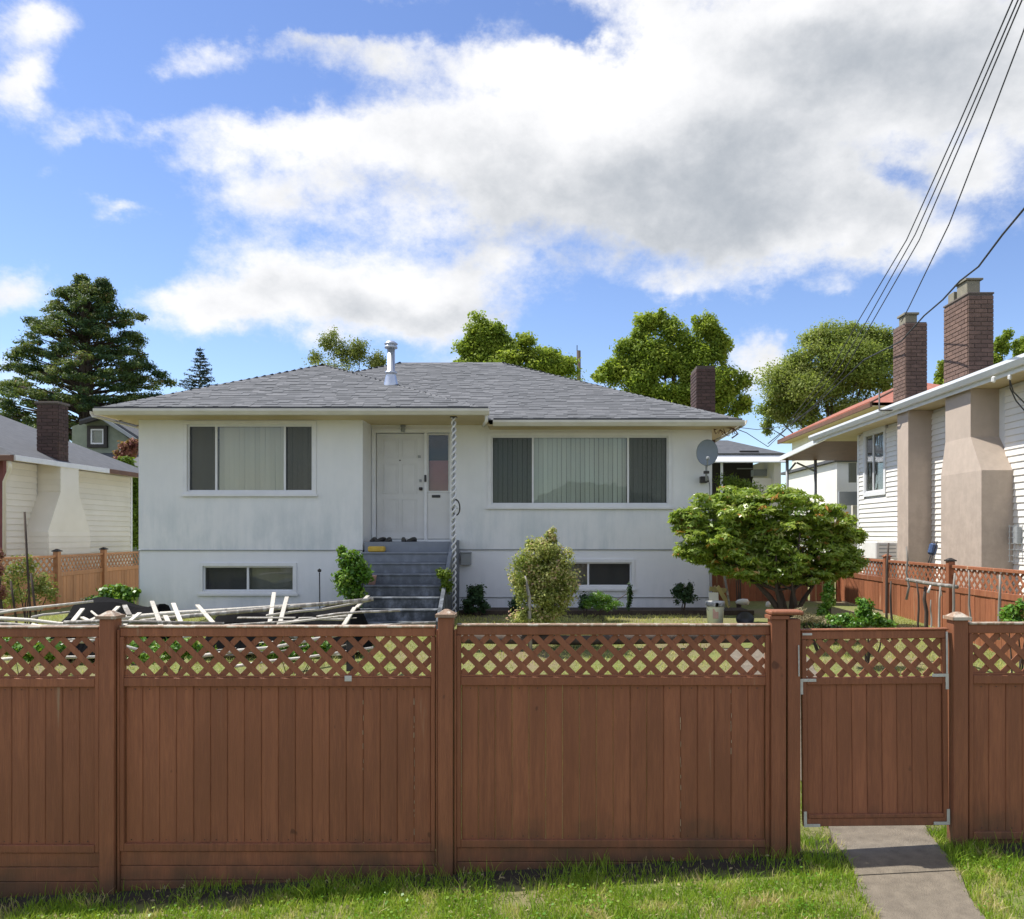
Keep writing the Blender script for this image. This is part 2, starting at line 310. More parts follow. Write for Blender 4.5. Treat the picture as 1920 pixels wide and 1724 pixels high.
class MB:
    def __init__(s): s.v = []; s.f = []
    def box(s, x0, x1, y0, y1, z0, z1):
        b = len(s.v); s.v += [(x, y, z) for x in (x0, x1) for y in (y0, y1) for z in (z0, z1)]
        s.f += [tuple(b + i for i in q) for q in ((0, 1, 3, 2), (4, 6, 7, 5), (0, 4, 5, 1), (2, 3, 7, 6), (0, 2, 6, 4), (1, 5, 7, 3))]
    def quad(s, *p): b = len(s.v); s.v += p; s.f.append(tuple(range(b, b + len(p))))
    def tube(s, pts, rad, seg=8, cap=True):
        pts = [Vector(p) for p in pts]; rad = rad if isinstance(rad, (list, tuple)) else [rad] * len(pts)
        b0 = len(s.v); prev = None
        for i, p in enumerate(pts):
            d = (pts[min(i + 1, len(pts) - 1)] - pts[max(i - 1, 0)]).normalized()
            a = prev if prev is not None else (Vector((0, 0, 1)) if abs(d.z) < .9 else Vector((1, 0, 0)))
            u = (a - d * a.dot(d)).normalized(); prev = u; w = d.cross(u)
            for k in range(seg):
                t_ = 2 * math.pi * k / seg; s.v.append(tuple(p + (u * math.cos(t_) + w * math.sin(t_)) * rad[i]))
        for i in range(len(pts) - 1):
            for k in range(seg):
                a = b0 + i * seg + k; c = b0 + i * seg + (k + 1) % seg; s.f.append((a, c, c + seg, a + seg))
        if cap: s.f.append(tuple(b0 + k for k in range(seg))[::-1]); e = b0 + (len(pts) - 1) * seg; s.f.append(tuple(e + k for k in range(seg)))
    def lathe(s, c, prof, seg=20):
        b = len(s.v)
        for r, z in prof:
            for k in range(seg): t_ = 2 * math.pi * k / seg; s.v.append((c[0] + r * math.cos(t_), c[1] + r * math.sin(t_), c[2] + z))
        for i in range(len(prof) - 1):
            for k in range(seg):
                a = b + i * seg + k; d = b + i * seg + (k + 1) % seg; s.f.append((a, d, d + seg, a + seg))
    def make(s, name, mat, parent=None, origin=None, smooth_=False): return mesh_obj(name, s.v, s.f, mat, parent, origin, smooth_)
def tube(name, pts, rad, mat, parent=None, seg=8, origin=None):
    m = MB(); m.tube(pts, rad, seg); return m.make(name, mat, parent, origin, True)
def WX(px, d): return (px - VX) * d / F
def WZ(py, d): return EYE + (VY - py) * d / F
def W(px, py, d): return Vector((WX(px, d), d, WZ(py, d)))

# ground height
def lerp(a, b, t): return a + (b - a) * t
def GZ(x, y):
    f = .13 + .054 * max(-5, min(5, x))
    if y < 3: f = lerp(-.2, f, max(0, min(1, (y - 1.2) / 1.8)))
    if y < 6: return f - max(0, (5.6 - max(3, y))) * .02 - (.0 if y > 1.2 else .05)
    t_ = min(1, (y - 6) / 6.8); return lerp(f, 1.0, t_) + (0 if y < 12.8 else min(.05, (y - 12.8) * .03))
def path_c(y):   # centre line of the front path
    return 2.40 + (y - 5.7) * .19 if y < 7.5 else 2.74 - (y - 7.5) * .0

# ------------------------------------------------------------------ ground
m, t, b = principled('lawn_and_soil')
n_a = tnoise(t, .9, 7, (1, 1, 1), 'World'); n_b = tnoise(t, 16, 8, (1, 1, 1), 'World', .7)
gcol = ramp(t, n_b, [(.25, (.08, .11, .025)), (.5, (.16, .19, .045)), (.75, (.26, .22, .12))])
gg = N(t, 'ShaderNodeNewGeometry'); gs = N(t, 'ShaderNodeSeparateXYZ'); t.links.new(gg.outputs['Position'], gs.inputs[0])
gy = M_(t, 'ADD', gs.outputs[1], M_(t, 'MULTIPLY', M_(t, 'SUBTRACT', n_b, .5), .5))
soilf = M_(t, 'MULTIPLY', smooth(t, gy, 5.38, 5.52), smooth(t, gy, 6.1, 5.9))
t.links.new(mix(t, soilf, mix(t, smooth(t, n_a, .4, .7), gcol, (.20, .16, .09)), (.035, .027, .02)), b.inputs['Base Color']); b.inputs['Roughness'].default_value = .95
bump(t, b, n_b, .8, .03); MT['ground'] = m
xs = sorted(set([-400, -150, -60, -30, -20] + [-14 + .4 * i for i in range(71)] + [20, 30, 60, 150, 400]))
ys = sorted(set([-200, -60, -20, -5, 0, 2, 3] + [4 + .25 * i for i in range(48)] + [17, 20, 30, 60, 150, 400, 900]))
vv = [(x, y, GZ(x, y)) for y in ys for x in xs]; nx = len(xs)
ff = [(j * nx + i, j * nx + i + 1, (j + 1) * nx + i + 1, (j + 1) * nx + i) for j in range(len(ys) - 1) for i in range(nx - 1)]
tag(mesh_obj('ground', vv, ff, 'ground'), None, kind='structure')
# concrete path in poured slabs
pm = MB(); yy = [3.2 + .2 * i for i in range(24)]
def path_part(y0, y1, n=6):
    mb = MB(); c = []
    for i in range(n + 1):
        y = lerp(y0, y1, i / n); cx = 2.40 + (y - 5.7) * (.19 if y < 5.7 else .10); w = .31 + .035 * (y - 4.6)
        wl_, wr_ = w + .02 * math.sin(y * 9), w + .02 * math.sin(y * 7 + 2)
        c.append(((cx - wl_, y, GZ(cx - w, y) + .022), (cx + wr_, y, GZ(cx + w, y) + .022)))
    for i in range(n):
        a, b_ = c[i], c[i + 1]; mb.quad(a[0], a[1], b_[1], b_[0])
        for s in (0, 1):
            p, q = a[s], b_[s]; mb.quad(p, q, (q[0], q[1], q[2] - .08), (p[0], p[1], p[2] - .08))
    for e in (c[0], c[-1]): mb.quad(e[0], e[1], (e[1][0], e[1][1], e[1][2] - .08), (e[0][0], e[0][1], e[0][2] - .08))
    return mb
path = tag(bpy.data.objects.new('path', None), None, kind='structure'); C.objects.link(path)
for y0, y1 in ((1.5, 3.2), (3.22, 4.2), (4.21, 5.26), (5.275, 6.9), (6.92, 8.4), (8.42, 10.0), (10.02, 11.4)):
    path_part(y0, y1).make('paving_slab', 'concrete', path)
m2 = MB()
for i in range(12):
    x = 2.6 - i * .5
    m2.quad((x, 11.5, GZ(x, 11.5) + .026), (x - .5, 11.5, GZ(x - .5, 11.5) + .026), (x - .5, 12.4, GZ(x - .5, 12.4) + .026), (x, 12.4, GZ(x, 12.4) + .026))


# ------------------------------------------------------------------ fences
def fence_box(name, parent, A, B, s0, s1, z0, z1, n0, n1, mat, bev=.004):
    """box in the frame of the line A-B: s along it, n across (positive away from camera/left of direction)"""
    d = Vector((B[0] - A[0], B[1] - A[1], 0)).normalized(); n = Vector((-d.y, d.x, 0))
    c = Vector((A[0], A[1], 0)) + d * (s0 + s1) / 2 + n * (n0 + n1) / 2; c.z = (z0 + z1) / 2
    return box(name, (s1 - s0, abs(n1 - n0), z1 - z0), c, mat, parent, math.atan2(d.y, d.x), bev)
def lattice(parent, A, B, s0, s1, z0, z1, mat, pitch=.1525, w=.042, n=0.0, th=.007):
    d = Vector((B[0] - A[0], B[1] - A[1], 0)).normalized(); nn = Vector((-d.y, d.x, 0)); ang = math.atan2(d.y, d.x)
    L, H = s1 - s0, z1 - z0
    for sgn in (1, -1):
        k = -H + pitch * .3
        while k < L:
            # strip line: s = k + z (sgn 1) or s = k + H - z (sgn -1), z in 0..H
            a, b = max(k, 0), min(k + H, L)
            if b - a > .03:
                s_m = (a + b) / 2; zm = (s_m - k) if sgn > 0 else H - (s_m - k)
                ln = (b - a) * math.sqrt(2)
                c = Vector((A[0], A[1], 0)) + d * (s0 + s_m) + nn * (n + (th * .55 * sgn)); c.z = z0 + zm
                o = link('lattice_strip', box_mesh((round(ln, 2), th, w), mat, 0), c, parent)
                o.rotation_euler = (Matrix.Rotation(ang, 3, 'Z') @ Matrix.Rotation(-sgn * math.pi / 4, 3, 'Y')).to_euler()
            k += pitch
def post(parent, x, y, z0, z1, w, mat, capmat=None, ang=0, wy=None, capw=None):
    p = box('post', (w, wy or w, z1 - z0), (x, y, (z0 + z1) / 2), mat, parent, ang)
    cw = capw or w * 1.32; h = w * .30; cy = (wy or w) * 1.35
    mb = MB(); mb.box(-cw / 2, cw / 2, -cy / 2, cy / 2, 0, .022); a = cw / 2 - .008; a2 = cy / 2 - .008
    mb.v += [(-a, -a2, .022), (a, -a2, .022), (a, a2, .022), (-a, a2, .022), (-a * .25, -a2 * .25, .022 + h), (a * .25, -a2 * .25, .022 + h), (a * .25, a2 * .25, .022 + h), (-a * .25, a2 * .25, .022 + h)]
    mb.f += [(8, 9, 13, 12), (9, 10, 14, 13), (10, 11, 15, 14), (11, 8, 12, 15), (12, 13, 14, 15)]
    c = mesh_obj('post_cap', mb.v, mb.f, capmat or mat, None, (0, 0, 0))
    c.parent = p; c.location = (0, 0, (z1 - z0) / 2 + .002); WL[c.name] = Vector((x, y, z1))
    return p
FY = 5.70
def front_panel(parent, x0, x1, ztop, zmid, zbot, kicks, y=FY, seed=0):
    A, B = (x0, y), (x1, y); L = x1 - x0; rnd = random.Random(seed); f = 'fence'
    fence_box('top_rail', parent, A, B, 0, L, ztop - .062, ztop, -.022, .022, f)
    fence_box('top_cap', parent, A, B, -.0, L, ztop + .001, ztop + .016, -.034, .034, 'cap')  # paler colour paints the sunlit line along the rail top
    fence_box('stile', parent, A, B, 0, .03, zbot, ztop - .063, -.030, .016, f)
    fence_box('stile', parent, A, B, L - .03, L, zbot, ztop - .063, -.030, .016, f)
    fence_box('middle_rail', parent, A, B, .031, L - .031, zmid - .062, zmid, -.030, .022, f)
    lattice(parent, A, B, .031, L - .031, zmid + .001, ztop - .064, f, n=-.004)
    fence_box('lattice_bead', parent, A, B, .031, L - .031, zmid + .001, zmid + .014, -.022, -.0135, f, .002)
    s = .032; i = 0
    n = max(2, round((L - .064) / .121)); bw = (L - .064) / n
    for i in range(n):
        j = rnd.uniform(-.0015, .0015); gap = .001
        fence_box('board', parent, A, B, s + i * bw + gap / 2, s + (i + 1) * bw - gap / 2, zbot + .05, zmid - .058, -.006 + j, .012 + j, f, .006)
    for q in range(rnd.choice([1, 2, 2])):          # old pale paint showing where a joint has opened
        sx = s + rnd.randint(1, n - 1) * bw; mbf = MB(); z = zmid - .07 - rnd.uniform(0, .3)
        while z > zbot + .1 and len(mbf.v) < 8 * rnd.randint(5, 16):
            l = rnd.uniform(.006, .05); o_ = rnd.uniform(-.002, .002); wd = rnd.uniform(.0007, .0022); mbf.box(x0 + sx + o_ - wd, x0 + sx + o_ + wd, y - .0085, y - .004, z - l, z); z -= l + rnd.uniform(.003, .09)
        if mbf.v: tag(mbf.make('flaked_paint', 'flake', parent, (x0 + sx, y, zmid)), None, kind='stuff')
    nb_ = MB()
    for i_ in range(n):
        for zz_ in (zmid - .085, zbot + .075):
            xx_ = x0 + s + (i_ + .5) * bw + rnd.uniform(-.02, .02); nb_.box(xx_ - .003, xx_ + .003, y - .0085, y - .004, zz_ - .003, zz_ + .003)
    tag(nb_.make('nail_heads', 'iron', parent, (x0, y, zmid)), None, kind='stuff')
    fence_box('bottom_rail', parent, A, B, .031, L - .031, zbot, zbot + .055, -.030, .0, f)
    z = zbot - .003
    for kh in kicks:
        fence_box('kick_board', parent, A, B, -.0, L, z - kh, z, -.018, .008, f); z -= kh + .004
lab = 'front wooden fence'
fl = thing('wooden_fence', (-3.0, FY, 0), 'long brown painted front fence with lattice top, running left of the gate', 'fence', None)
X = lambda px: WX(px, FY); Z = lambda py: WZ(py, FY)
front_panel(fl, X(-430), X(190), Z(1178), Z(1271), Z(1597), [.1, .1, .13], seed=1)
front_panel(fl, X(228), X(817), Z(1177), Z(1270), Z(1594), [.1, .1, .1], seed=2)
front_panel(fl, X(857), X(1442), Z(1174), Z(1268), Z(1587), [.1, .1], seed=3)
box('joint_plate', (.05, .004, .04), (X(655), FY - .034, Z(1271)), 'galv_br', fl)
bxx('lattice_backing', X(648), X(664), FY + .012, FY + .03, Z(1260), Z(1192), 'iron', fl)
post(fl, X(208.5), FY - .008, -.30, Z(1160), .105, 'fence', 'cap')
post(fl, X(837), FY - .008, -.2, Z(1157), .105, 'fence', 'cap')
post(fl, X(-450), FY - .008, -.4, Z(1160), .105, 'fence')
for px in (190, 224, 818.5, 852.5):     # thin cover battens beside the posts
    fence_box('batten', fl, (X(px), FY), (X(px) + 1, FY), 0, .016, -.1, Z(1180), -.036, .016, 'fence')
post(fl, X(1456), FY - .008, .0, Z(1160), .104, 'fence')
gp = box('post', (.088, .105, Z(1160)), (X(1484.5), FY - .010, Z(1160) / 2), 'fence', fl)
box('post_cap', (.235, .15, .03), (X(1470), FY - .01, Z(1160) + .046), 'fence', fl, bev=.012)
fr_ = thing('wooden_fence', (4.0, FY, .3), 'brown front fence piece with lattice top to the right of the gate', 'fence')
front_panel(fr_, X(1813), X(2400), Z(1171), Z(1265), Z(1572), [.1], seed=5)
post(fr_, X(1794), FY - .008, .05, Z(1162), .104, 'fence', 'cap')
post(fr_, X(2420), FY - .008, .05, Z(1162), .104, 'fence')
# gate
gx0, gx1 = X(1503), X(1775); gy = FY + .0
gate = thing('garden_gate', (gx1, gy, 1.0), 'brown wooden garden gate with lattice top and pale metal corner brackets', 'gate')
A, B = (gx0, gy), (gx1, gy); L = gx1 - gx0; gt, gm, gb = Z(1181), Z(1268), Z(1538)
fence_box('top_rail', gate, A, B, 0, L, gt - .058, gt, -.02, .02, 'fence')
fence_box('top_cap', gate, A, B, -.01, L + .01, gt + .001, gt + .014, -.03, .03, 'fence')
fence_box('stile', gate, A, B, 0, .034, gb, gt - .059, -.024, .016, 'fence')
fence_box('stile', gate, A, B, L - .034, L, gb, gt - .059, -.024, .016, 'fence')
fence_box('middle_rail', gate, A, B, .035, L - .035, gm - .05, gm, -.026, .02, 'fence')
lattice(gate, A, B, .035, L - .035, gm + .001, gt - .06, 'fence', n=-.004)
nb = 9; bw = (L - .072) / nb
for i in range(nb): fence_box('board', gate, A, B, .036 + i * bw + .0005, .036 + (i + 1) * bw - .0005, gb + .05, gm - .048, -.006, .012, 'fence')
fence_box('bottom_rail', gate, A, B, .035, L - .035, gb + .028, gb + .056, -.026, .0, 'fence')
fence_box('bottom_board', gate, A, B, .0, L, gb - .03, gb + .027, -.02, .004, 'fence')
def bracket(cx, cz, sx, sz):
    mb = MB(); w = .021; l1, l2 = .115, .11
    x1, z1 = cx + sx * l1, cz + sz * l2
    mb.box(min(cx, x1), max(cx, x1), gy - .031, gy - .027, cz - (w if sz > 0 else w), cz) if sz < 0 else mb.box(min(cx, x1), max(cx, x1), gy - .031, gy - .027, cz, cz + w)
    mb.box(min(cx, cx + sx * w), max(cx, cx + sx * w), gy - .0312, gy - .0272, min(cz, z1) + (w if sz > 0 else 0), max(cz, z1) - (w if sz < 0 else 0))
    for k in range(3):
        px_ = cx + sx * (.03 + .035 * k); mb.box(px_ - .004, px_ + .004, gy - .033, gy - .031, (cz + sz * w / 2) - .004, (cz + sz * w / 2) + .004)
    mb.make('corner_bracket', 'galv_br', gate, (cx, gy, cz))
bracket(gx0 - .016, gm - .005, 1, -1); bracket(gx1 + .004, gm + .022, -1, -1); bracket(gx0 + .002, gb - .03, 1, 1); bracket(gx1 + .004, gb - .022, -1, 1)
box('hinge_strap', (.014, .004, .30), (gx1 - .006, gy - .030, gm + .17), 'galv_br', gate)
box('latch_bar', (.008, .012, .22), (gx0 - .035, gy - .07, gm + .13), 'galv_br', gate)
box('latch_plate', (.07, .004, .016), (gx0 + .04, gy - .024, gt - .02), 'galv_br', gate)
gate.rotation_euler = (0, R(-.55), 0)
# side fences
def side_fence(parent, A, B, zt, zl, zb, mat, board=.14, mbatt='post', faces=1, gz=None, nlat=0.0):
    L = (Vector(B) - Vector(A)).length
    f0, f1 = (-.02, .02)
    fence_box('top_rail', parent, A, B, 0, L, zt - .045, zt, -.03, .03, mat)
    fence_box('middle_rail', parent, A, B, 0, L, zl - .09, zl, -.024, .024, mat)
    lattice(parent, A, B, 0, L, zl + .001, zt - .046, mat, n=nlat, w=.038)
    n = round(L / board); bw = L / n; r_ = random.Random(int(L * 100))
    for i in range(n):
        if r_.random() < .0: continue
        j = r_.uniform(-.004, .004)
        fence_box('board', parent, A, B, i * bw + .003, (i + 1) * bw - .003, zb, zl - .088, -.008 + j, .009 + j, mat, .003)
XR = 6.15
rf = thing('wooden_fence', (XR, 11.7, .6), 'reddish cedar side fence with lattice top beside the tan chimneys', 'fence')
rp = [17.2, 14.72, 12.36, 10.0, 7.9, 5.95]
for i in range(5):
    zt, zl = 2.5 - .475, 2.5 - .80
    side_fence(rf, (XR, rp[i]), (XR, rp[i + 1]), zt, zl, GZ(5, rp[i + 1]) + .03, 'red_fence')
for y in rp[:-1]: post(rf, XR - .02, y, .3, 2.5 - .42, .10, 'red_fence', 'dark' if y == 12.36 else 'red_fence')
bf = thing('wooden_fence', (4.7, 17.35, 1), 'dark maroon cross fence in the shade behind the rhododendron', 'fence')
side_fence(bf, (3.2, 17.35), (5.5, 17.35), 2.04, 2.02, 1.0, 'red_fence') if False else None
L_ = 2.8
fence_box('top_rail', bf, (3.12, 17.35), (6.1, 17.35), 0, 2.95, 1.97, 2.02, -.03, .03, 'red_fence')
for i in range(17): fence_box('board', bf, (3.12, 17.35), (6.1, 17.35), i * .141, i * .141 + .137, 1.0, 1.968, -.01, .01, 'red_fence')
side_fence(bf, (5.54, 17.30), (6.08, 17.30), 2.02, 1.72, 1.0, 'red_fence')
XL = -9.85
lf = thing('wooden_fence', (XL, 15, .8), 'orange cedar side fence with lattice top by the cream siding wall', 'fence')
lp = [(-10.55, 6.2), (-10.3, 8.55), (-10.08, 10.9), (-9.86, 13.25), (-9.66, 15.53), (-9.92, 17.6), (-10.05, 20.2)]
for i in range(len(lp) - 1):
    side_fence(lf, lp[i], lp[i + 1], 2.5 - .41, 2.5 - .74, .75 if i > 2 else .3, 'orange_fence')
for x, y in lp[1:]: post(lf, x + .02, y, .3, 2.5 - .34, .10, 'orange_fence', 'dark')

# ------------------------------------------------------------------ generic building pieces
def wall(name, parent, A, B, z0, z1, holes, mat, thick=.16, back=1):
    """wall face along A->B with rectangular openings (s0,s1,z0,z1) and their reveals"""
    d = Vector((B[0] - A[0], B[1] - A[1], 0)); L = d.length; d.normalize(); n = Vector((-d.y, d.x, 0)) * back
    ss = sorted(set([0, L] + [h[0] for h in holes] + [h[1] for h in holes])); zz = sorted(set([z0, z1] + [h[2] for h in holes] + [h[3] for h in holes]))
    mb = MB(); P = lambda s, z, k=0: tuple(Vector((A[0], A[1], 0)) + d * s + n * k + Vector((0, 0, z)))
    for i in range(len(ss) - 1):
        for j in range(len(zz) - 1):
            sm, zm = (ss[i] + ss[i + 1]) / 2, (zz[j] + zz[j + 1]) / 2
            if any(h[0] < sm < h[1] and h[2] < zm < h[3] for h in holes): continue
            mb.quad(P(ss[i], zz[j]), P(ss[i + 1], zz[j]), P(ss[i + 1], zz[j + 1]), P(ss[i], zz[j + 1]))
    for a, b_, c, e in holes:
        mb.quad(P(a, c), P(a, e), P(a, e, thick), P(a, c, thick)); mb.quad(P(b_, c), P(b_, e), P(b_, e, thick), P(b_, c, thick))
        mb.quad(P(a, c), P(b_, c), P(b_, c, thick), P(a, c, thick)); mb.quad(P(a, e), P(b_, e), P(b_, e, thick), P(a, e, thick))
    me = bpy.data.meshes.new(name); o0 = wl(parent); me.from_pydata([Vector(v) - o0 for v in mb.v], [], mb.f); me.materials.append(MT[mat])
    return link(name, me, o0, parent)
def frame_mb(mb, x0, x1, z0, z1, y0, y1, w):
    mb.box(x0, x1, y0, y1, z1 - w, z1); mb.box(x0, x1, y0, y1, z0, z0 + w)
    mb.box(x0, x0 + w, y0, y1, z0 + w, z1 - w); mb.box(x1 - w, x1, y0, y1, z0 + w, z1 - w)
def window(parent, x0, x1, z0, z1, y, splits, screens, mats, slat=.088, casing=.07, blinds=True, name='window'):
    """casing proud of the wall, mullions at splits, glass, screens and hanging slats behind"""
    mb = MB(); frame_mb(mb, x0 - casing, x1 + casing, z0 - casing, z1 + casing, y - .022, y - .001, casing)
    mb.box(x0 - casing - .03, x1 + casing + .03, y - .05, y - .0225, z0 - casing - .02, z0 - casing + .022)
    win = mb.make(name, 'trim', parent, (x0, y, z0))
    mb = MB(); frame_mb(mb, x0, x1, z0, z1, y + .035, y + .075, .028)
    for s in splits: mb.box(s - .018, s + .018, y + .028, y + .078, z0 + .0285, z1 - .0285)
    mb.make('frame', 'trim', win, (x0, y, z0))
    edges = [x0 + .028] + [s for s in splits] + [x1 - .028]
    for i in range(len(edges) - 1):
        a = edges[i] + (.018 if i else 0); b_ = edges[i + 1] - (.018 if i < len(edges) - 2 else 0)
        bxx('pane', a, b_, y + .053, y + .058, z0 + .029, z1 - .029, 'glass', win, 0)
        if screens[i]: mb = MB(); mb.quad((a, y + .042, z0 + .029), (b_, y + .042, z0 + .029), (b_, y + .042, z1 - .029), (a, y + .042, z1 - .029)); mb.make('insect_screen', 'screen', win, (a, y, z0))
        if blinds:
            n = max(2, int((b_ - a) / slat)); st = (b_ - a) / n
            for k in range(n):
                o = box('blind_slat', (.088, .002, z1 - z0 - .05), (a + st * (k + .5), y + .13 + random.uniform(-.004, .004), (z0 + z1) / 2), mats[i], win, None, 0)
                o.rotation_euler = (0, random.uniform(-.003, .003), R(random.gauss(14, 5)))
    return win
def siding(parent, A, B, z0, z1, h, mat, out, holes=(), name='siding_board', t=.022):
    d = Vector((B[0] - A[0], B[1] - A[1], 0)); L = d.length; d.normalize(); o = Vector((*out, 0)); ang = math.atan2(d.y, d.x)
    side = 1 if Vector((-d.y, d.x, 0)).dot(o) > 0 else -1
    z = z0
    while z < z1 - .02:
        hh = min(h, z1 - z); iv = [(0, L)]
        for a, b_, c, e in holes:
            if c < z + hh / 2 < e:
                nv = []
                for p, q in iv:
                    if a > p: nv.append((p, min(q, a)))
                    if b_ < q: nv.append((max(p, b_), q))
                    if b_ <= p or a >= q: nv.append((p, q))
                iv = list({(round(p, 3), round(q, 3)) for p, q in nv if q - p > .02})
        for p, q in iv:
            k = ('sid', round(q - p, 3), round(hh, 3), mat, side)
            if k not in _cache:
                l = (q - p); s_ = side
                v = [(x, s_ * yy_, zz_) for x in (0, l) for yy_, zz_ in ((0, 0), (t, 0), (t, .010), (.002, hh - .002), (0, hh - .002))]
                fcs = [(0, 1, 6, 5), (1, 2, 7, 6), (2, 3, 8, 7), (3, 4, 9, 8), (4, 0, 5, 9), (0, 4, 3, 2, 1), (5, 6, 7, 8, 9)]
                me = bpy.data.meshes.new('siding'); me.from_pydata(v, [], fcs); me.materials.append(MT[mat])
                bm = bmesh.new(); bm.from_mesh(me); bmesh.ops.recalc_face_normals(bm, faces=bm.faces); bm.to_mesh(me); bm.free(); _cache[k] = me
            P = Vector((A[0], A[1], 0)) + d * p + o * .001; P.z = z
            link(name, _cache[k], P, parent, (0, 0, ang))
        z += hh
def chimney(parent, x0, x1, y0, y1, z0, z1, mat, mortar, bl=.205, bh=.075, sides='FLRB', name='chimney'):
    c = bxx(name, x0 + .012, x1 - .012, y0 + .012, y1 - .012, z0, z1, mortar, parent, 0)
    n = int((z1 - z0) / bh); g = .011
    for i in range(n):
        z = z0 + (i + .5) * bh; off = (i % 2) * .5
        def course(a, b, fixed, axis, sgn):
            L = b - a; k = max(1, round(L / (bl + g))); st = L / k; e = [a] + [a + st * (j + off) for j in range(0 if off else 1, k)] + [b]
            for j in range(len(e) - 1):
                w = e[j + 1] - e[j] - g
                if w < .02: continue
                m_ = (e[j] + e[j + 1]) / 2; th = .02; pr = random.uniform(-.0015, .0015)
                if axis == 'x': box('brick', (round(w, 2), th, bh - g), (m_, fixed + sgn * (-th / 2 + pr + .001), z), mat, c, None, .003)
                else: box('brick', (th, round(w, 2), bh - g), (fixed + sgn * (-th / 2 + pr + .001), m_, z), mat, c, None, .003)
        if 'F' in sides: course(x0, x1, y0, 'x', -1)
        if 'B' in sides: course(x0, x1, y1, 'x', 1)
        if 'L' in sides: course(y0 + .022, y1 - .022, x0, 'y', -1)
        if 'R' in sides: course(y0 + .022, y1 - .022, x1, 'y', 1)
    return c

# ------------------------------------------------------------------ the white bungalow
H = thing('bungalow', (-2.2, 15.3, 1.0), 'white stucco bungalow with grey shingle roof behind the brown fence', 'house')
yw, ym = 14.6, 15.3
xl, xi, xr = -7.573, -3.485, 3.03
ZC = 2.21      # ledge between main floor and basement
wx0, wx1, wz0, wz1 = WX(351, yw), WX(586, yw), WZ(922, yw), WZ(797, yw)
bx0, bx1, bz0, bz1 = WX(380, yw), WX(550, yw), WZ(1109, yw), WZ(1062, yw)
wall('wall', H, (xl, yw), (xi, yw), ZC, 4.66, [(wx0 - xl, wx1 - xl, wz0, wz1)], 'stucco')
wall('basement_wall', H, (xl + .006, yw + .012), (xi - .006, yw + .012), .8, ZC, [(bx0 - xl - .006, bx1 - xl - .006, bz0, bz1)], 'stucco_low')
wall('wall', H, (xi, yw), (xi, ym), ZC, 4.66, [], 'stucco', back=1)
rx0, rx1, rz0, rz1 = WX(921, ym), WX(1253, ym), WZ(946, ym), WZ(818, ym)
dx0, dx1, dz0, dz1 = -3.40, -1.985, 2.40, 4.44
qx0, qx1, qz0, qz1 = WX(985, ym), WX(1184, ym), WZ(1100, ym), WZ(1055, ym)
wall('wall', H, (xi, ym), (xr, ym), ZC, 4.6, [(dx0 - xi, dx1 - xi, dz0, dz1), (rx0 - xi, rx1 - xi, rz0, rz1)], 'stucco')
wall('basement_wall', H, (xi, ym + .012), (xr - .006, ym + .012), .8, ZC, [(qx0 - xi, qx1 - xi, qz0, qz1)], 'stucco_low')
wall('wall', H, (xr, ym), (xr, 23.6), .8, 4.6, [], 'stucco', back=1)
wall('wall', H, (xl, yw), (xl, 23.6), .8, 4.62, [], 'stucco', back=-1)
wall('wall', H, (xl, 23.6), (xr, 23.6), .8, 4.6, [], 'stucco')
bxx('ledge', xl - .01, xi + .012, yw - .014, yw + .02, ZC - .012, ZC + .006, 'lead', H)
bxx('ledge', -1.84, xr + .01, ym - .014, ym + .02, ZC - .012, ZC + .006, 'lead', H)
bxx('ledge', -1.84, xr + .01, ym - .008, ym + .02, 1.285, 1.30, 'lead', H)
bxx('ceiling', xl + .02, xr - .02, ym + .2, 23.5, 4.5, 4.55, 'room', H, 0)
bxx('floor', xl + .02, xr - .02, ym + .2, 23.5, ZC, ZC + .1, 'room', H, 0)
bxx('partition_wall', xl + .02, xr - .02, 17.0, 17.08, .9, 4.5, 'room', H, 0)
bm_ = ['blind', 'blind', 'blind']
window(H, wx0, wx1, wz0, wz1, yw, [WX(404, yw), WX(533, yw)], [1, 0, 1], bm_)
window(H, rx0, rx1, rz0, rz1, ym, [WX(999, ym), WX(1178, ym)], [1, 0, 1], ['blind_g'] * 3)
wb = window(H, bx0, bx1, bz0, bz1, yw + .012, [WX(463, yw)], [1, 0], bm_, blinds=False, casing=.06, name='basement_window')
bxx('curtain', bx0, bx1, yw + .25, yw + .26, bz0, bz1, 'curtain', wb, 0)
wb2 = window(H, qx0, qx1, qz0, qz1, ym + .012, [WX(1103, ym)], [0, 1], bm_, blinds=False, casing=.06, name='basement_window')
bxx('curtain', qx0, qx1, ym + .25, ym + .26, qz0, qz1, 'curtain', wb2, 0)
# door
mb = MB(); y = ym
mb.box(dx0 - .07, dx1 + .05, y - .03, y - .001, dz1, dz1 + .075); mb.box(dx0 - .07, dx0, y - .03, y - .001, dz0, dz1); mb.box(dx1, dx1 + .05, y - .03, y - .001, dz0, dz1)
mb.box(-2.475, -2.425, y - .005, y + .10, dz0, dz1)
mb.make('door_frame', 'trim', H, (dx0, y, dz0))
D = bxx('door', dx0 + .01, -2.48, y + .04, y + .08, dz0 + .01, dz1 - .01, 'door', H)
def raised(x0, x1, z0, z1):
    mb = MB(); frame_mb(mb, x0, x1, z0, z1, y + .030, y + .0395, .018); mb.box(x0 + .04, x1 - .04, y + .033, y + .0395, z0 + .04, z1 - .04); mb.make('door_panel', 'door', D, (x0, y, z0))
for a, b_ in ((dx0 + .12, dx0 + .42), (dx0 + .48, dx0 + .78)):
    raised(a, b_, 2.56, 3.18); raised(a, b_, 3.28, 3.86); raised(a, b_, 3.96, 4.33)
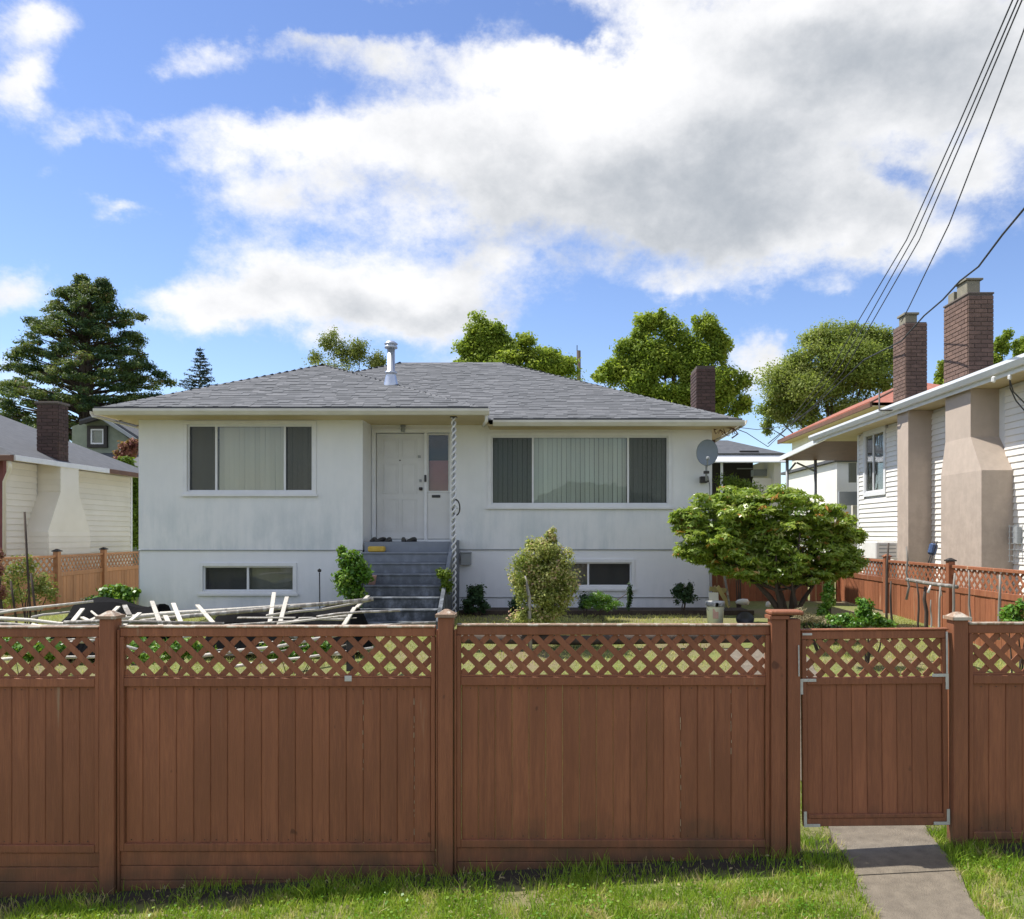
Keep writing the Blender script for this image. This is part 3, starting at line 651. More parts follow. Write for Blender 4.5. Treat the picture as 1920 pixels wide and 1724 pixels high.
mb = MB(); mb.lathe((-2.545, y + .02, 3.37), [(0, -.03), (.03, -.028), (.036, 0), (.03, .028), (0, .03)], 12); mb.make('door_knob', 'iron', D, (-2.545, y, 3.37), True)
bxx('deadbolt', -2.575, -2.535, y + .015, y + .038, 3.50, 3.55, 'lead', D)
bxx('door_viewer', -2.96, -2.93, y + .028, y + .038, 3.905, 3.925, 'iron', D)
bxx('door_chain', -2.60, -2.55, y + .02, y + .038, 3.96, 4.01, 'lead', D)
S = bxx('sidelight', -2.425, dx1 - .002, y + .03, y + .07, dz0 + .01, 3.30, 'door', H)
mb = MB(); frame_mb(mb, -2.425, dx1 - .002, 3.3005, dz1 - .01, y + .02, y + .075, .03); mb.make('glazing_bead', 'door', S, (-2.4, y, 3.3))
bxx('sidelight_pane', -2.395, dx1 - .032, y + .045, y + .05, 3.331, dz1 - .041, 'glass', S, 0)
bxx('curtain', -2.40, dx1 - .02, y + .14, y + .145, 3.3, 3.92, 'curtain_red', S, 0)
bxx('mail_slot', -2.33, -2.17, y + .012, y + .029, 3.20, 3.25, 'black', S)
bxx('doorbell', -2.47, -2.43, y - .03, y - .006, 3.50, 3.63, 'black', H)
mb = MB(); mb.lathe((-2.87, y - .06, 4.50), [(0, -.05), (.035, -.045), (.045, -.01), (.03, .03), (.05, .05), (0, .05)], 12); mb.make('porch_light', 'lead', H, (-2.87, y, 4.5), True)
bxx('vent_grille', -2.93, -2.83, y - .012, y - .001, 4.55, 4.59, 'lead', H)
mb = MB(); mb.lathe((WX(1091, ym), ym - .09, 4.56), [(0, -.045), (.03, -.035), (.04, 0), (.03, .035), (.018, .05), (.018, .07), (0, .07)], 12); mb.make('bulb', 'plastic_w', H, (WX(1091, ym), ym, 4.5), True)
# faded old number mounts on the stucco
for px, py in ((862, 832), (872, 838), (881, 844)): box('mount_stain', (.045, .004, .06), W(px, py, ym) + Vector((0, -.002, 0)), 'stucco_low', H, (0, R(20), 0), .001)
bxx('meter_box', WX(864, 15.2), WX(883, 15.2), 15.2, 15.288, WZ(1060, 15.2), WZ(1038, 15.2), 'lead', H)
bxx('meter_lid', WX(863, 15.2), WX(884, 15.2), 15.185, 15.288, WZ(1038, 15.2) + .001, WZ(1036, 15.2) + .004, 'lead', H)
# steps
ST = bxx('front_steps', -3.43, -1.87, 14.5, 15.28, .7, 2.36, 'steps', H, .008)
for k in range(1, 8):
    z = 2.36 - .18 * k; yf = 14.5 - .26 * k
    bxx('step', -3.43 + .002 * k, -1.87 - .002 * k, yf - .02, yf + .26, z - .035, z, 'steps', ST, .01)
    bxx('riser', -3.42 + .002 * k, -1.88 - .002 * k, yf, yf + .255, z - .18, z - .036, 'steps', ST, .003)
    if k < 7: bxx('step_core', -3.40, -1.90, yf + .01, yf + .25, .7, z - .19, 'steps', ST, 0)
mb = MB(); mb.v = [(-1.865, 12.65, .8), (-1.865, 14.5, .8), (-1.865, 15.28, .8), (-1.865, 15.28, 2.39), (-1.865, 14.5, 2.39), (-1.865, 12.65, 1.12)]
mb.v += [(-1.80, *p[1:]) for p in mb.v]; mb.f = [(0, 1, 2, 3, 4, 5), (6, 7, 8, 9, 10, 11)] + [(i, (i + 1) % 6, (i + 1) % 6 + 6, i + 6) for i in range(6)]
mb.make('cheek_wall', 'steps', ST, (-1.8, 14, 1))
# twisted porch column and its scroll
cx, cy = -1.775, 14.22
col = tube('porch_column', [(cx, cy, 1.0), (cx, cy, 4.62)], .012, 'lead', H, 6, (cx, cy, 1.0))
for ph in (0, math.pi):
    pts = [(cx + .034 * math.cos(ph + 2 * math.pi * s / 14), cy + .034 * math.sin(ph + 2 * math.pi * s / 14), 1.0 + s * .0165) for s in range(219)]
    tube('twisted_bar', pts, .017, 'trim', col, 5, (cx, cy, 1.0))
bxx('top_plate', cx - .06, cx + .06, cy - .06, cy + .06, 4.575, 4.60, 'iron', col)
pts = []
for k in range(26):
    a = k / 25 * math.pi * 1.7; r_ = .17 - .10 * k / 25
    pts.append((cx + .03 + r_ * math.sin(a) * .55, cy, 2.85 + .10 + r_ * math.cos(a)))
tube('scroll', pts, .012, 'iron', col, 6, (cx, cy, 2.8))
tube('hand_rail', [(cx - .02, cy, 3.06), (cx - .07, cy + .35, 3.02), (cx - .07, 15.29, 3.0)], .014, 'trim', col, 6, (cx, cy, 3))
# roof
ROOF = MB()
ex0, ex1, ey, ez = -8.0, 3.45, 14.7, 4.60; ry, rz, rL, rR = 19.45, 6.65, -3.75, -1.22; by = 24.2
Pm = dict(a=(ex0, ey, ez), b=(ex1, ey, ez), c=(ex1, by, ez), d=(ex0, by, ez), e=(rL, ry, rz), f=(rR, ry, rz))
ROOF.quad(Pm['a'], Pm['b'], Pm['f'], Pm['e']); ROOF.quad(Pm['b'], Pm['c'], Pm['f']); ROOF.quad(Pm['c'], Pm['d'], Pm['e'], Pm['f']); ROOF.quad(Pm['d'], Pm['a'], Pm['e'])
gx0_, gx1_, gy_, gz_ = -8.0, -1.24, 14.0, 4.70; ap = (-4.95, 17.2, 6.13); ab = (-4.95, 19.3, 6.13)
ROOF.quad((gx0_, gy_, gz_), (gx1_, gy_, gz_), ap); ROOF.quad((gx0_, gy_, gz_), ap, ab, (gx0_, 19.3, gz_)); ROOF.quad((gx1_, gy_, gz_), (gx1_, 16.8, gz_), ab, ap)
roof = ROOF.make('roof', 'roof_deck', H, (-2.2, 15, 4.6))
SH = {}
def shingle_mesh(w, tone):
    k = (round(w, 2), tone)
    if k not in SH:
        w = k[0]; hh, t_ = .17, .011
        v = [(0, 0, -.002), (w, 0, -.002), (w, 0, t_), (0, 0, t_), (0, hh, -.002), (w, hh, -.002), (w, hh, .004), (0, hh, .004)]
        me = bpy.data.meshes.new('shingle'); me.from_pydata(v, [], [(0, 1, 2, 3), (3, 2, 6, 7), (0, 3, 7, 4), (1, 5, 6, 2), (0, 4, 5, 1)])
        a = me.attributes.new('rnd', 'FLOAT', 'POINT'); a.data.foreach_set('value', [tone / 7] * 8); me.materials.append(MT['shingle']); SH[k] = me
    return SH[k]
TABS = []; STUFF = []
def shingle_plane(P0, U, V, poly, skip=None, stuff_only=False, exposure=.125):
    U, V = Vector(U).normalized(), Vector(V).normalized(); Nn = U.cross(V).normalized(); P0 = Vector(P0); rr = random.Random(len(TABS) + 3)
    vmax = max(p[1] for p in poly); v = -.03
    while v < vmax - .02:
        vm_ = max(v + .03, .001); xs_ = []
        for i in range(len(poly)):
            (a, b), (c, d) = poly[i], poly[(i + 1) % len(poly)]
            if (b - vm_) * (d - vm_) < 0: xs_.append(a + (c - a) * (vm_ - b) / (d - b))
        if len(xs_) >= 2:
            u, u1 = min(xs_), max(xs_); u -= .0
            while u < u1 - .03:
                w = min(rr.choice([.10, .14, .18, .22, .26, .30]), u1 - u); tone = min(7, max(0, int(rr.gauss(3.3, 1.5))))
                lift = rr.choice([.003, .003, .008]); P = P0 + U * u + V * v + Nn * lift
                c = P + U * w / 2
                if not (skip and skip(c)):
                    (STUFF if stuff_only else TABS).append((P, U, V, Nn, w - .004, tone, c.y))
                u += w
        v += exposure
sl = Vector((0, ry - ey, rz - ez)).length; s2 = Vector((0, ap[1] - gy_, ap[2] - gz_)).length
def under_wing(c):
    if not (gx0_ - .1 < c.x < gx1_ + .05): return False
    zf = gz_ + (c.y - gy_) * (ap[2] - gz_) / (ap[1] - gy_); zr = gz_ + (gx1_ - c.x) * (ap[2] - gz_) / (gx1_ - ap[0]); zl_ = gz_ + (c.x - gx0_) * (ap[2] - gz_) / (ap[0] - gx0_)
    return c.z < min(zf, zr, zl_) - .02
shingle_plane((gx0_, gy_, gz_), (1, 0, 0), (0, ap[1] - gy_, ap[2] - gz_), [(-.0, -.1), (gx1_ - gx0_, -.1), (ap[0] - gx0_, s2)])
shingle_plane((ex0, ey, ez), (1, 0, 0), (0, ry - ey, rz - ez), [(0, -.1), (ex1 - ex0, -.1), (rR - ex0, sl), (rL - ex0, sl)], under_wing)
sr = Vector((ex1 - rR, 0, rz - ez)).length
shingle_plane((ex1, ey, ez), (0, 1, 0), (rR - ex1, 0, rz - ez), [(0, -.1), (by - ey, -.1), (ry - ey, sr)], None, True)
sL = Vector((rL - ex0, 0, rz - ez)).length
shingle_plane((ex0, by, ez), (0, -1, 0), (rL - ex0, 0, rz - ez), [(0, -.1), (by - ey, -.1), (by - ry, sL)], None, True)
sl3 = Vector((ap[0] - gx0_, 0, ap[2] - gz_)).length
shingle_plane((gx0_, 19.3, gz_), (0, -1, 0), (ap[0] - gx0_, 0, ap[2] - gz_), [(0, -.1), (19.3 - gy_, -.1), (19.3 - ap[1], sl3), (0, sl3)], None, True)
sl4 = Vector((gx1_ - ap[0], 0, ap[2] - gz_)).length
shingle_plane((gx1_, gy_, gz_), (0, 1, 0), (ap[0] - gx1_, 0, ap[2] - gz_), [(0, -.1), (2.2, -.1), (5.3, sl4), (ap[1] - gy_, sl4)], lambda c: c.z < ez + (c.y - ey) * (rz - ez) / (ry - ey) + .01, True)
TABS.sort(key=lambda q: q[6]); parts, rest = TABS[:300], TABS[300:] + STUFF
for P, U, V, Nn, w, tone, _ in parts:
    o = link('shingle', shingle_mesh(w, tone), P, roof); o.rotation_euler = Matrix((U, V, Nn)).transposed().to_euler()
o0 = wl(roof); vs_, fs_, at = [], [], []
for P, U, V, Nn, w, tone, _ in rest:
    b0 = len(vs_)
    for v in shingle_mesh(w, tone).vertices: vs_.append(P + U * v.co.x + V * v.co.y + Nn * v.co.z - o0)
    fs_ += [tuple(b0 + i for i in q) for q in ((0, 1, 2, 3), (3, 2, 6, 7), (0, 3, 7, 4), (1, 5, 6, 2))]; at += [tone / 7] * 8
me = bpy.data.meshes.new('shingles'); me.from_pydata(vs_, [], fs_); a_ = me.attributes.new('rnd', 'FLOAT', 'POINT'); a_.data.foreach_set('value', at)
me.materials.append(MT['shingle']); tag(link('shingles', me, o0, roof), None, kind='stuff')
def cap_line(P, Q, n):
    P, Q = Vector(P), Vector(Q); d = (Q - P); L = d.length; d.normalize(); s = d.cross(Vector((0, 0, 1))).normalized()
    vs_, fs_, at = [], [], []
    for i in range(n):
        a = P + d * (L * i / n) + Vector((0, 0, .020)); b_ = P + d * (L * (i + 1) / n + .02) + Vector((0, 0, .014)); tn = random.uniform(.45, .9); b0 = len(vs_)
        for c in (a, b_): vs_ += [c - s * .11 - Vector((0, 0, .05)) - o0, c - o0, c + s * .11 - Vector((0, 0, .05)) - o0]
        fs_ += [(b0, b0 + 1, b0 + 4, b0 + 3), (b0 + 1, b0 + 2, b0 + 5, b0 + 4), (b0, b0 + 2, b0 + 1)]; at += [tn] * 6
    me = bpy.data.meshes.new('ridge'); me.from_pydata(vs_, [], fs_); a_ = me.attributes.new('rnd', 'FLOAT', 'POINT'); a_.data.foreach_set('value', at)
    me.materials.append(MT['shingle']); link('ridge_cap', me, o0, roof)
cap_line((gx0_, gy_, gz_), ap, 20); cap_line((gx1_, gy_, gz_), ap, 22); cap_line(ap, ab, 10)
cap_line((ex1, ey, ez), Pm['f'], 26); cap_line(Pm['e'], Pm['f'], 12); cap_line((ex0, ey, ez), Pm['e'], 24); cap_line((ex1, by, ez), Pm['f'], 20)
# gutters, soffits
def gutter(x0, x1, y0, y1, z, parent=H, mat='gutter', w=.11, h=.105):
    """hollow eave gutter along x or y"""
    mb = MB()
    if abs(x1 - x0) > abs(y1 - y0): prof = [(y0, z), (y0 - w * .65, z), (y0 - w, z + h * .6), (y0 - w, z + h), (y0 - w + .012, z + h), (y0 - w + .012, z + h * .6), (y0 - w * .62, z + .012), (y0, z + .012)]; ends = [[(x, p[0], p[1]) for p in prof] for x in (x0, x1)]
    else: sg = -1 if w > 0 else 1; prof = [(x0, z), (x0 - w * .65, z), (x0 - w, z + h * .6), (x0 - w, z + h), (x0 - w + .012 * (-sg), z + h), (x0 - w + .012 * (-sg), z + h * .6), (x0 - w * .62, z + .012), (x0, z + .012)]; ends = [[(p[0], y, p[1]) for p in prof] for y in (y0, y1)]
    n = len(prof); mb.v = ends[0] + ends[1]; mb.f = [(i, (i + 1) % n, (i + 1) % n + n, i + n) for i in range(n)] + [tuple(range(n)), tuple(range(n, 2 * n))]
    return mb.make('gutter', mat, parent, ((x0 + x1) / 2, (y0 + y1) / 2, z))
gutter(gx0_ - .02, gx1_ + .12, gy_ + .03, gy_ + .03, gz_ - .115); gutter(gx1_ + .13, ex1 + .04, ey + .03, ey + .03, ez - .115)
gutter(ex1 - .02, ex1 - .02, ey - .08, by, ez - .115, w=-.11); gutter(gx0_ + .02, gx0_ + .02, gy_ - .05, by, ez - .06, w=.11)
bxx('soffit', gx0_ + .02, gx1_ + .02, gy_ + .032, ym - .002, gz_ - .112, gz_ - .09, 'soffit', H, 0)
bxx('soffit', gx1_ + .022, ex1 - .03, ey + .032, ym - .002, ez - .10, ez - .08, 'soffit', H, 0)
bxx('soffit', xr + .002, ex1 - .03, ym, by, ez - .10, ez - .08, 'soffit', H, 0)
bxx('soffit', gx0_ + .02, xl - .002, ym, by, ez - .05, ez - .03, 'soffit', H, 0)
bxx('eave_shadow_strip', gx0_, gx1_ + .1, gy_ - .078, gy_ - .066, gz_ - .012, gz_ + .020, 'roof_deck', H, 0); bxx('eave_shadow_strip', gx1_ + .14, ex1, ey - .078, ey - .066, ez - .012, ez + .020, 'roof_deck', H, 0)  # dark strips added as the shadow line between shingles and gutter
bxx('eave_end_board', gx1_ - .01, gx1_ + .02, gy_ + .033, ey + .25, gz_ - .11, gz_ - .01, 'gutter', H)
# eave corner bits and downspout elbow
tube('gutter_outlet', [(gx1_ + .07, gy_ + .0, gz_ - .10), (gx1_ + .06, gy_ + .03, gz_ - .22), (gx1_ + .0, gy_ + .15, gz_ - .28)], .03, 'gutter', H, 8)
# flue pipe on the roof
fx, fy_ = -3.18, 15.65; fz = gz_ + (fy_ - gy_) * (ap[2] - gz_) / (ap[1] - gy_)
fz = min(fz, gz_ + (gx1_ - fx) * (ap[2] - gz_) / (gx1_ - ap[0]))
mb = MB(); mb.lathe((fx, fy_, fz), [(.15, -.05), (.14, .0), (.10, .16), (.098, .20), (.118, .205), (.118, .235), (.076, .24), (.076, .70), (.0, .70)], 18)
fp = mb.make('flue_pipe', 'galv', H, (fx, fy_, fz), True)
mb = MB(); mb.lathe((fx, fy_, fz), [(.0, .70), (.125, .70), (.125, .735), (.075, .74), (.075, .77), (.13, .775), (.13, .79), (.07, .835), (0, .84)], 18); mb.make('flue_cap', 'galv', fp, (fx, fy_, fz), True)
# brick chimney on the right wall
chimney(H, 3.035, 3.44, 17.0, 17.75, 4.3, WZ(686, 17.0), 'brick', 'mortar_r')
# satellite dish
ds = thing('satellite_dish', (WX(1326, 14.95), 15.28, WZ(885, 15)), 'grey round satellite dish on the white wall right of the big window', 'satellite dish')
dc = W(1326, 849, 14.85); nn_ = Vector((-.25, -1, .12)).normalized(); u_ = nn_.cross(Vector((0, 0, 1))).normalized(); w_ = u_.cross(nn_).normalized()
mb = MB(); rings = [(0, .06), (.07, .055), (.14, .035), (.2, .008), (.212, 0), (.205, -.004)]
for r_, dd in rings:
    for k in range(28): t_ = 2 * math.pi * k / 28; mb.v.append(tuple(dc + (u_ * math.cos(t_) * .95 + w_ * math.sin(t_) * 1.18) * r_ - nn_ * dd))
for i in range(5):
    for k in range(28): a = i * 28 + k; c = i * 28 + (k + 1) % 28; mb.f.append((a, c, c + 28, a + 28))
mb.make('reflector', 'dish', ds, tuple(dc), True)
tube('mast', [dc + Vector((0, .06, -.1)), dc + Vector((0, .08, -.33)), dc + Vector((0, .10, -.52))], .02, 'lead', ds)
tube('feed_arm', [dc + Vector((0, .02, -.24)), dc + Vector((-.04, -.2, -.28)), dc + Vector((-.06, -.34, -.16))], .012, 'lead', ds)
box('receiver', (.06, .10, .06), dc + Vector((-.06, -.36, -.14)), 'lead', ds, bev=.015)
box('clamp', (.10, .06, .05), dc + Vector((0, .08, -.36)), 'iron', ds)
box('foot_plate', (.13, .08, .03), dc + Vector((0, .20, -.52)), 'iron', ds); box('wall_plate', (.13, .15, .12), dc + Vector((0, .36, -.48)), 'iron', ds)
tube('dish_cable', [dc + Vector((.09, .40, -.4)), dc + Vector((.13, .42, -.6)), dc + Vector((.13, .43, -1.6)), (xr - .04, ym - .01, 1.1)], .006, 'wire', ds, 5)

# ------------------------------------------------------------------ neighbour on the right
NX, NG = 7.6, 7.04
RN = thing('neighbour_house', (9.5, 15, 1.05), 'white sided house at right with two tan stucco chimney breasts', 'house')
bxx('wall_core', NX + .02, 14.5, 10.02, 19.88, .8, 4.98, 'trim', RN, 0)
wy0, wy1, wz_0, wz_1 = 18.25, 19.55, WZ(922, 18.9), WZ(812, 18.9)
sh = [(wy0 - 10.0, wy1 - 10.0, wz_0 - .1, wz_1 + .1), (13.45 - 10, 14.55 - 10, .5, 5), (16.08 - 10, 16.52 - 10, .5, 5)]
siding(RN, (NX, 10.0), (NX, 19.85), 1.0, 4.93, .112, 'white_siding', (-1, 0), sh)
siding(RN, (NX, 10.0), (14.5, 10.0), 1.0, 4.93, .112, 'white_siding', (0, -1))
bxx('corner_board', NX - .03, NX + .06, 19.852, 19.95, 1.0, 4.96, 'trim', RN); bxx('corner_board', NX - .03, NX + .06, 9.93, 9.999, 1.0, 4.96, 'trim', RN)
mb = MB()
def yframe(mb, y0, y1, z0, z1, x0, x1, w):
    mb.box(x0, x1, y0, y1, z1 - w, z1); mb.box(x0, x1, y0, y1, z0, z0 + w); mb.box(x0, x1, y0, y0 + w, z0 + w, z1 - w); mb.box(x0, x1, y1 - w, y1, z0 + w, z1 - w)
yframe(mb, wy0, wy1, wz_0 - .1, wz_1 + .1, NX - .04, NX + .01, .1)
sw = mb.make('window', 'trim', RN, (NX, wy0, wz_0))
mb = MB(); ymid = (wy0 + wy1) / 2 + .08; yframe(mb, wy0 + .101, wy1 - .101, wz_0 + .001, wz_1 - .001, NX - .018, NX + .012, .03); mb.box(NX - .022, NX + .01, ymid - .025, ymid + .025, wz_0 + .031, wz_1 - .031); mb.make('frame', 'trim', sw, (NX, wy0, wz_0))
for a, b_ in ((wy0 + .132, ymid - .026), (ymid + .026, wy1 - .132)): bxx('pane', NX - .004, NX + .001, a, b_, wz_0 + .032, wz_1 - .032, 'glass', sw, 0)
bxx('curtain', NX + .012, NX + .018, wy0 + .13, wy1 - .13, wz_0 + .03, wz_1 - .03, 'curtain', sw, 0)
bxx('soffit', NG + .02, 14.8, 9.5, 21.6, 4.99, 5.02, 'soffit', RN, 0)
gut = gutter(NG, NG, 9.4, 21.7, 5.03, RN, 'gutter_w', w=.13, h=.13)
bxx('fascia', NG + .001, NG + .03, 9.4, 21.7, 4.96, 5.15, 'trim', RN)
mb = MB(); mb.quad((NG, 9.4, 5.15), (11, 13.4, 6.2), (11, 17.7, 6.2), (NG, 21.7, 5.15)); mb.quad((NG, 9.4, 5.15), (15, 9.4, 5.15), (11, 13.4, 6.2)); mb.quad((15, 9.4, 5.15), (15, 21.7, 5.15), (11, 17.7, 6.2), (11, 13.4, 6.2)); mb.quad((NG, 21.7, 5.15), (15, 21.7, 5.15), (11, 17.7, 6.2))
mb.make('roof', 'rug', RN, (11, 15, 5.2))
def breast(prof_lo, prof_mid, prof_top, zs):
    """prof = (x_left, y_near, y_far) at each height; right side sits on the wall"""
    mb = MB(); pr = [prof_lo, prof_lo, prof_mid, prof_top]
    for (x, y0, y1), z in zip(pr, zs):
        mb.v += [(x, y0, z), (x, y1, z), (NX + .06, y1, z), (NX + .06, y0, z)]
    for i in range(3):
        for k in range(4): a = i * 4 + k; c = i * 4 + (k + 1) % 4; mb.f.append((a, c, c + 4, a + 4))
    mb.f += [(0, 1, 2, 3), (12, 13, 14, 15)]; return mb.make('chimney_breast', 'tan', RN, (NX, prof_lo[1], 1))
breast((7.06, 13.20, 14.58), (7.13, 13.68, 14.56), (7.13, 13.68, 14.56), [.9, WZ(882, 13.2), WZ(818, 13.6), 4.985])
breast((7.115, 16.05, 16.56), (7.115, 16.05, 16.56), (7.115, 16.05, 16.56), [.9, 2.5, 3.8, 4.985])
c1 = chimney(RN, 7.09, 7.53, 13.68, 14.55, 5.16, WZ(548, 13.68), 'brick_r', 'mortar')
c2 = chimney(RN, 7.06, 7.50, 16.05, 16.65, 5.16, WZ(604, 16.05), 'brick_r', 'mortar')
zt = WZ(548, 13.68); bxx('flue', 7.13, 7.36, 13.80, 14.15, zt + .001, zt + .24, 'flue', c1, .01); bxx('flue_lid', 7.10, 7.40, 13.77, 14.18, zt + .241, zt + .275, 'flue', c1)
bxx('chimney_crown', 7.085, 7.535, 13.675, 14.555, zt - .03, zt + .0005, 'mortar', c1); bxx('second_flue', 7.13, 7.34, 14.25, 14.46, zt + .001, zt + .18, 'flue', c1)
zt = WZ(604, 16.05); bxx('flue', 7.10, 7.34, 16.15, 16.45, zt + .001, zt + .17, 'flue', c2, .01); bxx('flue_lid', 7.07, 7.37, 16.12, 16.48, zt + .171, zt + .215, 'flue', c2)
tube('vent_elbow', [(NG - .16, 16.9, 5.55), (NG - .16, 16.9, 5.12), (NG - .14, 16.5, 5.06), (NG + .02, 16.2, 5.04)], .018, 'iron', RN)
box('wire_insulator', (.06, .06, .10), W(1863, 712, 12.6), 'plastic_w', RN, bev=.02); box('wire_insulator', (.05, .05, .08), W(1893, 708, 12.3), 'plastic_w', RN, bev=.02)
tube('service_cable', [W(1893, 712, 12.3), W(1894, 728, 12.5), W(1905, 752, 12.7), W(1925, 775, 12.8)], .010, 'wire', RN, 6)
tube('service_cable', [W(1893, 712, 12.3), W(1900, 735, 12.5), W(1925, 760, 12.7)], .010, 'wire', RN, 6)
bxx('electric_meter', NX - .10, NX - .02, 12.95, 13.10, 2.35, 2.62, 'lead', RN)
# patio cover behind it
PC = thing('patio_cover', (8, 23, 1.05), 'lean-to patio roof with bright white sloping fascia behind the sided house', 'patio cover')
Aw, Bw = W(1551, 818, 20.9), W(1460, 861, 25.2)
mb = MB(); t_ = .13
for P in (Aw, Bw): mb.v += [(P.x, P.y, P.z - t_ / 2), (P.x, P.y, P.z + t_ / 2), (P.x + .05, P.y, P.z + t_ / 2), (P.x + .05, P.y, P.z - t_ / 2)]
mb.f = [(0, 1, 2, 3), (4, 5, 6, 7), (0, 1, 5, 4), (1, 2, 6, 5), (2, 3, 7, 6), (3, 0, 4, 7)]; mb.make('fascia', 'gutter_w', PC, (7, 23, 4.8))
mb = MB(); mb.v = [(Aw.x + .051, Aw.y, Aw.z), (Bw.x + .051, Bw.y, Bw.z), (12, Bw.y, Bw.z), (12, Aw.y, Aw.z)]; mb.v += [(x, y, z - .05) for x, y, z in mb.v]
mb.f = [(0, 1, 2, 3), (4, 5, 6, 7), (0, 1, 5, 4), (1, 2, 6, 5), (2, 3, 7, 6), (3, 0, 4, 7)]; mb.make('roof_sheet', 'brown_trim', PC, (9, 23, 4.8))
for px, d in ((1476, 25.1), (1529, 25.1)): tube('post', [(WX(px, d), d, 1.0), (WX(px, d), d, Bw.z - .05)], .05, 'lead', PC, 8)
tube('brace', [(WX(1478, 25.1), 25.1, WZ(885, 25.1)), (WX(1492, 25.1), 25.1, WZ(868, 25.1))], .03, 'lead', PC); tube('brace', [(WX(1528, 25.1), 25.1, WZ(884, 25.1)), (WX(1494, 25.1), 25.1, WZ(868, 25.1))], .03, 'lead', PC)
bxx('porch_wall', 7.7, 11, 20.6, 20.7, 1.0, WZ(948, 20.6), 'cream_siding', PC); bxx('porch_fascia', 7.3, 11, 20.45, 20.55, WZ(948, 20.5), WZ(922, 20.5), 'lead', PC)
bxx('hanging_cloth', WX(1592, 21), WX(1606, 21), 21, 21.05, WZ(905, 21), WZ(868, 21), 'curtain', PC)
# white garage behind
WG = thing('white_garage', (11, 30, 1.05), 'sunlit white garage seen below the patio cover', 'garage')
bxx('wall', 9.6, 12.6, 27.1, 33, 1.0, 4.95, 'white_siding', WG, 0)
bxx('roof', 9.45, 12.9, 26.9, 33.3, 4.96, 5.06, 'rug', WG)
for y in (28.0, 29.7, 31.4): bxx('door', 9.55, 9.598, y, y + .85, 1.1, 3.6, 'white_siding', WG)
# dark roofed garage between the houses
DG = thing('carport', (6.2, 27, 1.05), 'grey roofed carport with white fascia right of the satellite dish', 'carport')
g0, g1 = WX(1338, 26), WX(1468, 26)
mb = MB(); za, zb_ = WZ(866, 25.8), WZ(852, 26); mb.v = [(g0 - .8, 25.72, za), (g1 + .1, 25.72, za), (g1 + .1, 26.1, zb_), (g0 - .8, 26.1, zb_), (g0 - .8, 25.74, za - .04), (g1 + .1, 25.74, za - .04), (g1 + .1, 26.1, zb_ - .08), (g0 - .8, 26.1, zb_ - .08)]; mb.f = [(0, 1, 2, 3), (4, 5, 6, 7), (0, 1, 5, 4), (1, 2, 6, 5), (2, 3, 7, 6), (3, 0, 4, 7)]; mb.make('awning_sheet', 'gutter_w', DG, (5, 26, 4.8))
mb = MB(); mb.quad((g0 - .8, 26, WZ(851, 26) + .01), (g1 + .1, 26, WZ(851, 26) + .01), (6.0, 27.6, WZ(826, 27.6)), (4.2, 27.6, WZ(826, 27.6))); mb.quad((g1 + .1, 26, WZ(851, 26) + .01), (g1 + .1, 29, WZ(851, 26)), (6.0, 27.6, WZ(826, 27.6))); mb.quad((g1 + .1, 29, WZ(851, 26)), (g0 - .8, 29, WZ(851, 26)), (4.2, 27.6, WZ(826, 27.6)), (6.0, 27.6, WZ(826, 27.6)))
mb.make('roof', 'rug', DG, (5, 28, 5))
bxx('wall', WX(1446, 26.4), g1 - .05, 26.05, 28.9, 1.0, WZ(858, 26), 'cream_siding', DG, 0)
bxx('back_wall', g0 - .6, WX(1446, 26.4), 28.8, 28.9, 1.0, WZ(851, 26), 'dark', DG, 0)
bxx('low_wall', WX(1412, 26.4), WX(1446, 26.4) - .005, 26.32, 26.5, 1.0, WZ(897, 26.3), 'cream_siding', DG, 0)
bxx('post', WX(1352, 26), WX(1356, 26), 26.02, 26.10, 1.0, WZ(867, 26), 'trim', DG); bxx('window_rail', WX(1382, 27), WX(1412, 27), 27, 27.04, WZ(880, 27), WZ(878, 27), 'lead', DG)
bxx('shelf', WX(1412, 27), WX(1446, 27), 26.9, 27.3, WZ(893, 27), WZ(881, 27), 'lead', DG)
bxx('skylight', WX(1376, 27), WX(1410, 27), 26.1, 26.7, WZ(852, 26.2) + .0, WZ(848, 26.2) + .04, 'iron', DG)
# red tiled house behind
RT = thing('red_roofed_house', (17.8, 40, 1.05), 'house with red tiled roof rising behind the white gutter', 'house')
K = 1.27; q_ = lambda x, y, z: (x * K, y * K, 2.5 + (z - 2.5) * K)
RX = 10.7; ez2 = 2.5 + 4.42; tz = ez2 + 1.22
def kb(name, x0, x1, y0, y1, z0, z1, mat): a, b_ = q_(x0, y0, z0), q_(x1, y1, z1); return bxx(name, a[0], b_[0], a[1], b_[1], max(.9, a[2]), b_[2], mat, RT, 0)
kb('wall', RX + .5, 17, 27.6, 37.6, 0, ez2 - .05, 'cream_siding'); kb('fascia', RX - .02, RX + .05, 27, 38.2, ez2 - .12, ez2 + .03, 'brown_trim'); kb('soffit', RX + .06, RX + .6, 27, 38.1, ez2 - .11, ez2 - .08, 'soffit')
mb = MB(); P1, P2, P3, P4, T1, T2 = q_(RX, 27, ez2 + .03), q_(17, 27, ez2 + .03), q_(17, 38.2, ez2 + .03), q_(RX, 38.2, ez2 + .03), q_(13.2, 29.4, tz), q_(13.2, 35.9, tz)
mb.quad(P1, P2, T1); mb.quad(P2, P3, T2, T1); mb.quad(P3, P4, T2); mb.quad(P4, P1, T1, T2); rr_ = mb.make('roof', 'red_roof', RT, (14 * K, 32 * K, ez2))
